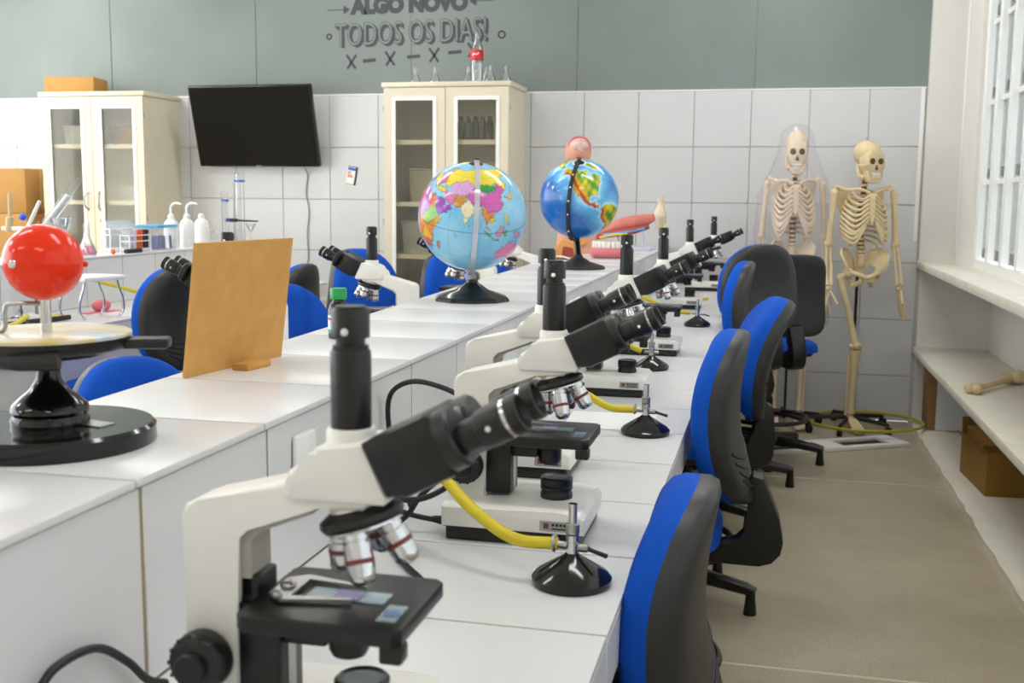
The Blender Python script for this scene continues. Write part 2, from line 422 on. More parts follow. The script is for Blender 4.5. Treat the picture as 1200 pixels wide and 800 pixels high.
# ------------------------------------------------------------------ mural lettering (painted on the wall)
def text_mesh(body, size, off=0.0, sx=1.0, ext=0.0008):
    cu = bpy.data.curves.new('lettering', 'FONT'); cu.body = body; cu.size = size; cu.offset = off; cu.extrude = ext
    cu.align_x = 'LEFT'; cu.resolution_u = 3
    o = bpy.data.objects.new('tmp', cu); COL.objects.link(o)
    bpy.context.view_layer.update()
    me = bpy.data.meshes.new_from_object(o.evaluated_get(bpy.context.evaluated_depsgraph_get()))
    COL.objects.unlink(o); bpy.data.objects.remove(o)
    xs = [v.co.x for v in me.vertices]
    for v in me.vertices: v.co.x = (v.co.x - min(xs)) * sx
    return me
def put_text(name, body, x0, x1, z0, h, off, m, y=-0.0072, parent=wb, skew=0.0):
    me = text_mesh(body, 1.0, off / h * 0.73)
    xs = [v.co.x for v in me.vertices]; zs = [v.co.y for v in me.vertices]
    W, zmin, H = max(xs), min(zs), max(zs) - min(zs)
    for v in me.vertices:
        X = x0 + v.co.x / W * (x1 - x0); v.co = Vector((X, y - v.co.z * 0.5, z0 + (v.co.y - zmin) / H * h + skew * (X - x0)))
    me.materials.clear(); me.materials.append(m)
    o = bpy.data.objects.new(name, me); COL.objects.link(o); o.parent = parent
    return o
put_text('lettering', 'ALGO NOVO', -1.945, -1.125, 2.555, 0.115, 0.013, INK, skew=0.005)
sk = 0.018
put_text('lettering_shadow', 'TODOS OS DIAS!', -2.035, -0.985, 2.340, 0.150, 0.004, INK, -0.0070, skew=sk)
put_text('lettering_shadow', 'TODOS OS DIAS!', -2.042, -0.992, 2.346, 0.150, 0.004, INK, -0.0072, skew=sk)
put_text('lettering_outline', 'TODOS OS DIAS!', -2.052, -1.002, 2.352, 0.152, 0.0035, INK, -0.0078, skew=sk)
put_text('lettering_face', 'TODOS OS DIAS!', -2.048, -1.006, 2.356, 0.144, -0.0025, PAINT, -0.0086, skew=sk)
def mark(pts, wd=0.014):
    for a, b in zip(pts, pts[1:]):
        a = Vector((a[0], 0, a[1])); b = Vector((b[0], 0, b[1])); d = (b - a).normalized(); n = Vector((-d.z, 0, d.x)) * wd / 2
        q = [a + n, b + n, b - n, a - n]
        MB().prism([(v.x, v.z) for v in q], -0.0078, -0.0055).build('painted_mark', INK, wb)
def cross(x, z, s=0.045):
    mark([(x - s * 0.7, z - s), (x + s * 0.7, z + s)], 0.016); mark([(x - s * 0.8, z + s), (x + s * 0.6, z - s)], 0.016)
for i, (x, z) in enumerate(((-1.935, 2.252), (-1.66, 2.268), (-1.355, 2.285), (-1.09, 2.312))): cross(x, z)
for x, z in ((-1.81, 2.255), (-1.50, 2.275), (-1.215, 2.297)): mark([(x - 0.045, z), (x + 0.045, z + 0.006)], 0.022)
mark([(-2.105, 2.592), (-1.99, 2.592)], 0.006); mark([(-0.955, 2.622), (-1.07, 2.622)], 0.006)
for x, dx, z in ((-1.99, 0.045, 2.592), (-1.07, -0.05, 2.622)):
    MB().prism([(x, z - 0.03), (x + dx, z), (x, z + 0.03)], -0.0078, -0.0055).build('painted_mark', INK, wb)
for x, z, r in ((-2.095, 2.42, 0.016), (-0.90, 2.405, 0.022)):
    MB().torus((x, -0.0066, z), r, 0.005, 20, 6, rot=RX(PI / 2)).build('painted_mark', INK, wb)

# ------------------------------------------------------------------ tiled lab benches
BT = 0.30
bench = thing('lab_bench', (0, 0, 0), 0, 'long white tiled lab bench with a raised middle ledge', 'bench')
XE, XF = 0.678, 0.213
def xl(y): return -0.10 - 0.034 * (y + 5.6)
XLB = -0.62
MB().box(-0.08, XF - 0.0012, -7.2, -0.01, 0, ZL - 0.0012).build('ledge_core', GROUT, bench)
MB().box(XLB + 0.008, XE - 0.0012, -7.2, -0.01, 0.745, ZB - 0.0012).build('bench_core', GROUT, bench)
for y in (-6.9, -5.1, -3.3, -1.5, -0.1):
    MB().box(-0.25, 0.30, y - 0.05, y + 0.05, 0, 0.745).build('support', WHITE_WALL, bench)
def tiles_y(y0, ya, yb):
    k = math.ceil((ya - y0) / BT); out = [ya]
    while y0 + k * BT < yb - 0.02:
        if y0 + k * BT - ya > 0.02: out.append(y0 + k * BT)
        k += 1
    out.append(yb); return list(zip(out, out[1:]))
g = 0.0024
for a, b in tiles_y(-6.085, -7.2, -0.01):
    MB().prism([(XF + 0.004, a + g), (XF + 0.004, b - g), (xl(b), b - g), (xl(a), a + g)], ZL - 0.009, ZL, axis='z', bev=0.001).build('ledge_tile', BENCH_TILE, bench)
    MB().prism([(xl(a) + 0.008, a + g), (xl(b) + 0.008, b - g), (xl(b), b - g), (xl(a), a + g)], ZB, ZL - 0.011, axis='z').build('ledge_side_tile', BENCH_TILE, bench)
fr_me = MB().box(-0.008, 0, g, BT - g, ZB + 0.002, ZL - 0.0115, bev=0.0015, seg=1).mesh('ledge_front_tile', BENCH_TILE)
k = -4
while -6.0694 + k * 0.3015 < -0.3:
    meshobj('ledge_front_tile', fr_me, bench, (XF, -6.0694 + k * 0.3015, 0)); k += 1
bt_me = MB().box(XF, XE, g, BT - g, ZB - 0.009, ZB, bev=0.001, seg=1).mesh('bench_tile', BENCH_TILE)
be_me = MB().box(XE - 0.008, XE, g, BT - g, ZB - 0.085, ZB - 0.011, bev=0.001, seg=1).mesh('bench_edge_tile', BENCH_TILE)
lb_me = MB().box(XLB, xl(-0.1), g, BT - g, ZB - 0.009, ZB, bev=0.001, seg=1).mesh('bench_tile_left', BENCH_TILE)
for k in range(-4, 19):
    y = -5.8056 + k * BT
    meshobj('bench_tile', bt_me, bench, (0, y, 0)); meshobj('bench_edge_tile', be_me, bench, (0, y, 0)); meshobj('bench_tile', lb_me, bench, (0, y, 0))
ol = MB().box(0, 0.009, -0.036, 0.036, -0.058, 0.058, bev=0.006).mesh('plate', WHITEP)
def outlet(y, z):
    o = meshobj('outlet_plate', ol, bench, (XF, y, z))
    MB().box(0.008, 0.013, -0.02, 0.02, -0.02, 0.02, bev=0.003).build('socket', WHITEP, o)
outlet(-5.66, 0.965); outlet(-4.72, 0.965); outlet(-3.4, 0.965)

b2 = thing('lab_bench', (0, 0, 0), 0, 'second white tiled lab bench holding glassware, near the left cabinet', 'bench')
X2F, X2L, X2E = -2.30, -2.64, -1.835
Y2A, Y2B = -4.9, -0.75
MB().box(X2L + 0.01, X2F - 0.0012, Y2A, Y2B, 0, ZL - 0.0012).build('ledge_core', GROUT, b2)
MB().box(X2F - 0.1, X2E - 0.0012, Y2A, Y2B, 0.745, ZB - 0.0012).build('bench_core', GROUT, b2)
MB().box(X2F - 0.1, X2E - 0.05, Y2A, Y2B, 0, 0.745).build('support', WHITE_WALL, b2)
k = 0
m1 = MB().box(X2L, X2F + 0.004, g, BT - g, ZL - 0.009, ZL, bev=0.001, seg=1).mesh('ledge_tile', BENCH_TILE)
m2 = MB().box(X2F - 0.008, X2F, g, BT - g, ZB + 0.002, ZL - 0.0115).mesh('ledge_front_tile', BENCH_TILE)
m3 = MB().box(X2F, X2E, g, BT - g, ZB - 0.009, ZB, bev=0.001, seg=1).mesh('bench_tile', BENCH_TILE)
m4 = MB().box(X2E - 0.008, X2E, g, BT - g, ZB - 0.085, ZB - 0.011).mesh('bench_edge_tile', BENCH_TILE)
while Y2A + (k + 1) * BT <= Y2B + 0.16:
    for nm, me in (('ledge_tile', m1), ('ledge_front_tile', m2), ('bench_tile', m3), ('bench_edge_tile', m4)): meshobj(nm, me, b2, (0, Y2A + k * BT, 0))
    k += 1

# ------------------------------------------------------------------ microscopes
def make_scope():
    t = thing('microscope', (0, 0, 0))
    bm_ = MB(); bm_.box(-0.152, 0.062, -0.088, 0.088, 0.0, 0.024, bev=0.004); bm_.build('base_plate', BLACK, t)
    b = MB()
    b.prism([(-0.158, 0.022), (0.068, 0.022), (0.068, 0.046), (0.060, 0.054), (0.03, 0.0565), (-0.158, 0.0565)], -0.092, 0.092, bev=0.004)
    base = b.build('base_body', SCOPEW, t)
    # maker's plate on the long side, raised characters too small to read
    for s in (-1, 1):
        lab = MB().box(0.0, 0.052, min(s * 0.0915, s * 0.0935), max(s * 0.0915, s * 0.0935), 0.027, 0.043, bev=0.0005, seg=1).build('name_plate', STEEL, base)
        q = MB()
        q.box(0.006, 0.014, min(s * 0.0934, s * 0.0938), max(s * 0.0934, s * 0.0938), 0.031, 0.040, mat('brown_icon', '#7a3b35', 0.5))
        for i in range(5): q.box(0.019 + i * 0.006, 0.0232 + i * 0.006, min(s * 0.0934, s * 0.0938), max(s * 0.0934, s * 0.0938), 0.0355, 0.0395, BLACKM)
        q.box(0.019, 0.047, min(s * 0.0934, s * 0.0938), max(s * 0.0934, s * 0.0938), 0.030, 0.0325, BLACKM)
        q.build('plate_print', None, base)
    # arm: one moulded C-shaped casting
    a = MB()
    a.prism([(-0.156, 0.05), (-0.156, 0.240), (-0.152, 0.250), (-0.140, 0.255), (-0.050, 0.278), (0.018, 0.274), (0.026, 0.262), (0.020, 0.256), (-0.022, 0.256),
             (-0.040, 0.253), (-0.092, 0.234), (-0.102, 0.224), (-0.102, 0.05)], -0.029, 0.029, bev=0.004)
    arm = a.build('arm', SCOPEW, t)
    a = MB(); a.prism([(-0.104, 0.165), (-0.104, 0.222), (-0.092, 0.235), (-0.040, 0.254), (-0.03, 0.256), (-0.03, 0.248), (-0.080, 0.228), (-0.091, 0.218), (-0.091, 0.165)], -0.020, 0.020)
    a.build('arm_recess_shade', SCOPES, t)  # grey strip, recess shade put into its colour
    # trinocular head
    h = MB()
    h.prism([(-0.050, 0.268), (-0.051, 0.280), (-0.046, 0.290), (-0.024, 0.303), (-0.021, 0.312), (0.024, 0.318), (0.047, 0.270), (0.042, 0.264), (-0.046, 0.264)], -0.037, 0.037, bev=0.005)
    h.lathe([(0.0, 0.29), (0.0225, 0.29), (0.0225, 0.322), (0.0205, 0.326), (0.0, 0.326)], seg=28)
    head = h.build('head', SCOPEW, t)
    p = MB()
    p.lathe([(0, 0.32), (0.0183, 0.32), (0.0183, 0.393), (0.0175, 0.3955), (0.0172, 0.396), (0.0160, 0.396), (0.0160, 0.400), (0.0130, 0.400), (0.0130, 0.407), (0.0172, 0.407), (0.0172, 0.4310), (0.0158, 0.4330), (0.0138, 0.4330), (0.0138, 0.4350), (0, 0.4350)], seg=32)
    ph = p.build('photo_tube', BLACK, t)
    for s_ in (-1, 1): MB().ball((0.001, s_ * 0.0168, 0.413), 0.0036, 10).build('lock_screw', WHITEP, ph)
    # binocular block
    u = Vector((math.cos(math.radians(27)), 0, math.sin(math.radians(27)))); n = Vector((-u.z, 0, u.x))
    def at(o, k, j): v = o + u * k + n * j; return (v.x, v.z)
    o = Vector((0.036, 0, 0.293))
    q = MB(); q.prism([at(o, 0, 0.029), at(o, 0.066, 0.029), at(o, 0.074, 0.022), at(o, 0.076, -0.020), at(o, 0.066, -0.030), at(o, 0.018, -0.030), at(o, 0.0, -0.022)], -0.042, 0.042, bev=0.006)
    bb = q.build('binocular_body', BLACK, t)
    for s in (-1, 1):
        c = o + u * 0.070 + Vector((0, s * 0.030, 0))
        MB().lathe([(0, 0), (0.0275, 0), (0.0275, 0.012), (0.025, 0.0145), (0, 0.0145)], c, 28, ax=u).build('eyepiece_disc', BLACK, bb)
        c = o + u * 0.084 + n * -0.004 + Vector((0, s * 0.031, 0))
        ey = MB(); ey.lathe([(0, -0.004), (0.0145, -0.004), (0.0145, 0.018), (0.0168, 0.019), (0.0178, 0.026), (0.0178, 0.042), (0.0166, 0.0435), (0.0166, 0.048), (0.0178, 0.049), (0.0178, 0.058), (0.0156, 0.059), (0.0135, 0.052), (0, 0.051)], c, 28, ax=u)
        e = ey.build('eyepiece', BLACK, t)
        MB().lathe([(0.0168, 0.0438), (0.0173, 0.0443), (0.0173, 0.0474), (0.0168, 0.0478)], c, 28, ax=u).build('chrome_ring', CHROME, e)
        MB().lathe([(0, 0.0525), (0.0128, 0.0525)], c, 24, ax=u).build('lens', BLACKG, e)
        q = MB()
        q.ball((0, 0, 0), 0.0026, 8)
        q.xf(Matrix.Translation(c + u * 0.030 + Vector((0, s * 0.0174, 0))) @ Matrix.Rotation(-math.radians(27), 4, 'Y'))
        q.build('dioptre_dot', WHITEP, e)
    MB().lathe([(0, -0.004), (0.017, -0.004), (0.017, 0.004), (0, 0.004)], o + u * 0.077 + n * 0.005, 24, ax=u).build('bridge_plate', STEEL, bb)
    # revolving nosepiece and four objectives
    dn = Vector((math.sin(math.radians(16)), 0, -math.cos(math.radians(16)))); c0 = Vector((0.008, 0, 0.248))
    r = MB(); r.lathe([(0, -0.006), (0.026, -0.006), (0.0385, 0.001), (0.0395, 0.006), (0.0370, 0.010), (0, 0.010)], c0, 32, ax=dn)
    nz = r.build('nosepiece', BLACK, t)
    MB().lathe([(0.0355, 0.010), (0.0355, 0.0125), (0.026, 0.017), (0, 0.017)], c0, 32, ax=dn).build('nosepiece_plate', CHROME, nz)
    MB().lathe([(0, -0.020), (0.022, -0.020), (0.027, -0.006), (0, -0.006)], c0, 28, ax=dn).build('nose_cone', SCOPEW, t)
    e1 = Vector((math.cos(math.radians(16)), 0, math.sin(math.radians(16)))); e2 = Vector((0, 1, 0))
    for a_, ln in ((PI, 0.040), (PI * 1.5, 0.048), (0, 0.044), (PI * 0.5, 0.034)):
        od = e1 * math.cos(a_) + e2 * math.sin(a_)
        ax = (dn * math.cos(math.radians(15)) + od * math.sin(math.radians(15))).normalized()
        c = c0 + dn * 0.013 + od * 0.0225
        ob = MB(); ob.lathe([(0, 0), (0.0108, 0), (0.0114, 0.003), (0.0114, 0.008), (0.0098, 0.0085), (0.0098, 0.010), (0.0128, 0.0105), (0.0128, ln - 0.016), (0.0118, ln - 0.010), (0.0118, ln - 0.006), (0.0082, ln - 0.001), (0.0055, ln), (0, ln)], c, 20, ax=ax)
        oo = ob.build('objective', CHROME, t)
        MB().lathe([(0.0130, ln - 0.0235), (0.0130, ln - 0.0190)], c, 20, ax=ax).build('colour_band', MAROON, oo)
    # stage with slide, clip, and the black carrier under it
    s = MB(); s.prism([(-0.074, -0.060), (-0.066, -0.068), (0.072, -0.068), (0.080, -0.060), (0.080, 0.060), (0.072, 0.068), (-0.066, 0.068), (-0.074, 0.060)], 0.166, 0.182, axis='z', bev=0.002)
    st = s.build('stage', BLACK, t)
    MB().lathe([(0, 0), (0.012, 0)], (0.008, 0, 0.1824), 24).build('light_port', BLACKG, st)
    MB().box(-0.03, 0.046, -0.013, 0.013, 0.1824, 0.1838).build('slide', SLIDE, st)
    MB().box(0.052, 0.070, -0.05, -0.012, 0.1822, 0.1832).build('spare_slide', SLIDE, st)
    MB().box(0.054, 0.068, -0.037, -0.026, 0.1832, 0.1836).build('specimen', mat('blue_specimen', '#6f8fc9', 0.5), st)
    MB().box(-0.004, 0.020, -0.010, 0.010, 0.1838, 0.1842).build('specimen', mat('violet_specimen', '#9a8fc0', 0.5), st)
    c = MB(); c.prism([(-0.062, 0.020), (-0.046, 0.034), (0.018, 0.019), (0.020, 0.015), (-0.040, 0.022), (-0.040, -0.022), (0.016, -0.015), (0.018, -0.019), (-0.046, -0.034), (-0.062, -0.020)], 0.184, 0.187, axis='z')
    c.ball((-0.052, 0, 0.188), 0.008, 12, sc=(1, 1, 0.6)); c.ball((-0.050, -0.028, 0.188), 0.005, 10)
    c.build('slide_clip', STEEL, st)
    MB().box(0.06, 0.081, -0.066, -0.045, 0.150, 0.167, bev=0.003).build('stage_bracket', BLACK, st)
    k = MB(); k.box(-0.104, -0.062, -0.026, 0.026, 0.062, 0.160, bev=0.003); k.box(-0.064, -0.020, -0.018, 0.018, 0.122, 0.151, bev=0.003); k.box(-0.104, -0.084, -0.02, 0.02, 0.155, 0.185, bev=0.003)
    k.build('stage_carrier', BLACK, t)
    MB().box(-0.0635, -0.0612, -0.008, 0.008, 0.066, 0.12).build('rack_strip', STEEL, t)
    MB().lathe([(0, 0.128), (0.016, 0.128), (0.019, 0.134), (0.019, 0.150), (0.024, 0.154), (0.024, 0.166), (0, 0.166)], (0.008, 0, 0), 24).build('condenser', BLACK, t)
    for c_ in t.children:
        if c_.name.split('.')[0] in ('stage', 'condenser'): c_.location = (-0.012, 0, -0.016)
    cl = MB().lathe([(0, 0.056), (0.026, 0.056), (0.026, 0.064), (0.0245, 0.066), (0.0245, 0.070), (0.026, 0.071), (0.026, 0.075), (0.0245, 0.0765), (0.026, 0.078), (0.026, 0.088), (0.0235, 0.0905), (0.019, 0.088), (0, 0.087)], (0.008, 0, 0), 28).build('light_collector', BLACK, t)
    MB().lathe([(0, 0.0885), (0.0185, 0.0885)], (0.008, 0, 0), 24).build('lens', SLIDE, cl)
    for s_ in (-1, 1):
        kb = MB(); kb.lathe([(0, 0.0), (0.021, 0.0), (0.0275, 0.004), (0.0285, 0.010), (0.0275, 0.022), (0.024, 0.026), (0.015, 0.028), (0.015, 0.036), (0.0135, 0.038), (0, 0.038)], (-0.132, s_ * 0.029, 0.108), 28, ax=(0, s_, 0))
        kk = kb.build('focus_knob', BLACK, t)
        q = MB()
        for i in range(14):
            a_ = 2 * PI * i / 14
            q.ball((-0.132 + math.cos(a_) * 0.0265, s_ * 0.0525, 0.108 + math.sin(a_) * 0.0265), 0.0022, 6)
        q.build('knob_ridges', DGREY, kk)
    return t
GR = 'trinocular microscopes on the benches'
scope0 = make_scope()
SCOPES_R = [(0.494, -6.175, 0.0, 'nearest trinocular microscope, biggest in view, with a slide on its black stage'),
    (0.527, -5.40, 0.0, 'trinocular microscope behind the nearest one, beside the yellow hose and burner'),
    (0.433, -5.00, 0.0, 'trinocular microscope half hidden behind the second one, close to the ledge'),
    (0.471, -4.09, 0.0, 'fourth trinocular microscope from the viewer on the right bench'),
    (0.492, -3.27, 0.0, 'fifth trinocular microscope from the viewer on the right bench'),
    (0.462, -1.62, 0.0, 'second farthest trinocular microscope on the right bench'),
    (0.520, -0.50, 0.0, 'farthest trinocular microscope on the right bench, against the tiled wall')]
for i, (x, y, rz, lb) in enumerate(SCOPES_R):
    o = scope0 if i == 0 else copy_tree(scope0)
    o.location = (x, y, ZB); o.rotation_euler.z = rz; tag(o, lb, 'microscope', GR)
for x, y, rz, lb in [(-0.545, -4.43, PI + 0.05, 'microscope behind the hardboard sheet with only eyepieces and tube top showing'),
    (-0.415, -3.70, PI - 0.05, 'microscope facing left beyond the ledge, above the green-capped bottle'),
    (-0.40, -2.72, PI, 'microscope mostly hidden behind the political globe'),
    (-0.36, -1.95, PI, 'microscope on the left bench between the two globes')]:
    o = copy_tree(scope0); o.location = (x, y, ZB); o.rotation_euler.z = rz; tag(o, lb, 'microscope', GR)

# ------------------------------------------------------------------ bunsen burners, hoses, cables
def make_burner():
    t = thing('bunsen_burner', (0, 0, 0))
    MB().lathe([(0, 0), (0.054, 0), (0.056, 0.004), (0.056, 0.010), (0.050, 0.017), (0.026, 0.032), (0.013, 0.040), (0.009, 0.044), (0, 0.045)], seg=40).build('foot', BLACKG, t)
    s = MB(); s.lathe([(0, 0.042), (0.008, 0.042), (0.008, 0.060), (0.0095, 0.061), (0.0095, 0.070), (0.006, 0.072), (0.006, 0.112), (0.0065, 0.114), (0.0045, 0.114), (0.0045, 0.104), (0, 0.104)], seg=20)
    s.build('barrel', CHROME, t)
    MB().lathe([(0.0096, 0.072), (0.0098, 0.073), (0.0098, 0.085), (0.0075, 0.086), (0.0062, 0.086)], seg=20).build('air_collar', STEEL, t)
    MB().cyl((-0.008, 0, 0.054), (-0.024, -0.002, 0.056), 0.005, seg=12).build('gas_inlet', STEEL, t)
    v = MB().cyl((0.008, 0, 0.052), (0.022, 0, 0.052), 0.006, seg=12).build('valve', STEEL, t)
    MB().tube([(0.02, 0, 0.052), (0.030, -0.004, 0.050), (0.050, -0.010, 0.046)], [0.004, 0.003, 0.0035], 8).build('valve_handle', RUBBER, v)
    return t
bur0 = make_burner()
BUR = [(0.603, -5.634, ZB, 0, 'black-footed bunsen burner nearest the viewer, in front of the second microscope'),
       (0.591, -4.624, ZB, 0, 'bunsen burner with yellow hose, second from the viewer on the right bench'),
       (0.500, -3.654, ZB, 0.4, 'bunsen burner standing beyond the fourth microscope base'),
       (0.561, -2.412, ZB, 0, 'farthest bunsen burner on the right bench'),
       (-1.985, -3.39, ZB, PI, 'bunsen burner on the second bench beneath the red ball'),
       (-2.12, -2.28, ZB, PI, 'bunsen burner on the second bench beside the blue and black chair')]
for i, (x, y, z, rz, lb) in enumerate(BUR):
    o = bur0 if i == 0 else copy_tree(bur0)
    o.location = (x, y, z); o.rotation_euler.z = rz; tag(o, lb, 'burner', 'bunsen burners')
def hose(pts, lb, r=0.0088):
    o = MB().tube(bez(pts, 8), r, 12).build('gas_hose', YHOSE); tag(o, lb, 'hose', 'yellow gas hoses')
    return o
h1 = hose([(0.583, -5.636, ZB + 0.056), (0.52, -5.635, ZB + 0.058), (0.45, -5.60, ZB + 0.085), (0.38, -5.55, ZB + 0.125), (0.31, -5.50, ZB + 0.145), (0.245, -5.47, ZB + 0.15), (0.222, -5.46, ZB + 0.15)], 'yellow gas hose in front of the second microscope base')
MB().torus((0.578, -5.636, ZB + 0.057), 0.0100, 0.003, 20, 6, rot=RY(PI / 2)).build('hose_clamp', STEEL, h1)
h2 = hose([(0.571, -4.626, ZB + 0.056), (0.51, -4.63, ZB + 0.058), (0.45, -4.62, ZB + 0.085), (0.38, -4.60, ZB + 0.11), (0.29, -4.58, ZB + 0.13), (0.222, -4.56, ZB + 0.13)], 'yellow gas hose running to the second burner')
MB().torus((0.566, -4.626, ZB + 0.057), 0.0100, 0.003, 20, 6, rot=RY(PI / 2)).build('hose_clamp', STEEL, h2)
hose([(0.47, -3.667, ZB + 0.058), (0.43, -3.67, ZB + 0.075), (0.36, -3.66, ZB + 0.11), (0.28, -3.64, ZB + 0.13), (0.222, -3.63, ZB + 0.13)], 'yellow gas hose running to the third burner')
hose([(0.53, -2.414, ZB + 0.056), (0.48, -2.42, ZB + 0.06), (0.40, -2.40, ZB + 0.085), (0.30, -2.37, ZB + 0.12), (0.222, -2.36, ZB + 0.12)], 'yellow gas hose running to the farthest burner')
hose([(0.222, -1.2, ZB + 0.12), (0.30, -1.22, ZB + 0.07), (0.42, -1.25, ZB + 0.02), (0.54, -1.22, ZB + 0.012)], 'short yellow hose between the two farthest microscopes')
hose([(-1.955, -3.388, ZB + 0.056), (-1.96, -3.5, ZB + 0.03), (-2.05, -3.75, ZB + 0.013), (-2.2, -3.95, ZB + 0.012)], 'yellow gas hose on the second bench at the left edge')
hose([(-2.29, -2.72, ZB + 0.15), (-2.24, -2.62, ZB + 0.145), (-2.17, -2.47, ZB + 0.10), (-2.13, -2.36, ZB + 0.065), (-2.12, -2.32, ZB + 0.056)], 'yellow gas hose leading to the burner behind the blue and black chair')
def cable(name, pts, r, lb, m=RUBBER):
    return tag(MB().tube(bez(pts, 8), r, 8).build(name, m), lb, 'cable', 'power cables')
cable('power_cable', [(0.235, -6.07, ZB + 0.006), (0.228, -6.094, ZB + 0.020), (0.225, -6.124, ZB + 0.052), (0.225, -6.173, ZB + 0.087), (0.225, -6.226, ZB + 0.096), (0.225, -6.262, ZB + 0.085), (0.225, -6.31, ZB + 0.03), (0.235, -6.34, ZB + 0.006)], 0.0045, 'black power cable arching at the bottom left under the ledge')
c2 = cable('power_cable', [(0.400, -5.45, ZB + 0.018), (0.36, -5.46, ZB + 0.02), (0.31, -5.47, ZB + 0.03), (0.27, -5.50, ZB + 0.055), (0.30, -5.55, ZB + 0.075), (0.36, -5.57, ZB + 0.085), (0.40, -5.57, ZB + 0.105), (0.41, -5.56, ZB + 0.12), (0.39, -5.54, ZB + 0.115),
       (0.35, -5.53, ZB + 0.08), (0.33, -5.53, ZB + 0.05), (0.30, -5.52, ZB + 0.015), (0.35, -5.62, ZB + 0.006), (0.42, -5.72, ZB + 0.006), (0.44, -5.82, ZB + 0.006)], 0.0045, 'black power cable looped over the yellow hose behind the nearest microscope')
MB().tube([(0.405, -5.45, ZB + 0.018), (0.37, -5.455, ZB + 0.019), (0.345, -5.46, ZB + 0.022)], [0.011, 0.009, 0.005], 10).build('strain_relief', RUBBER, c2)
cable('power_cable', [(0.39, -5.39, ZB + 0.20), (0.34, -5.38, ZB + 0.22), (0.28, -5.36, ZB + 0.225), (0.235, -5.34, ZB + 0.20), (0.225, -5.33, ZB + 0.15), (0.25, -5.36, ZB + 0.08), (0.29, -5.40, ZB + 0.02)], 0.0045, 'black power cable curling against the ledge behind the second microscope')
cable('power_cable', [(-0.2, -2.0, ZL + 0.01), (-0.1, -2.05, ZL + 0.03), (0.0, -2.1, ZL + 0.004), (0.10, -2.2, ZL + 0.004)], 0.003, 'thin white cable lying on the ledge behind the physical globe', WHITEP)
tag(MB().box(0.39, 0.60, -4.60, -4.40, ZB, ZB + 0.0012, rot=RZ(0.05)).build('paper_sheet', PAPER), 'white sheet of paper on the bench behind the second burner', 'paper')

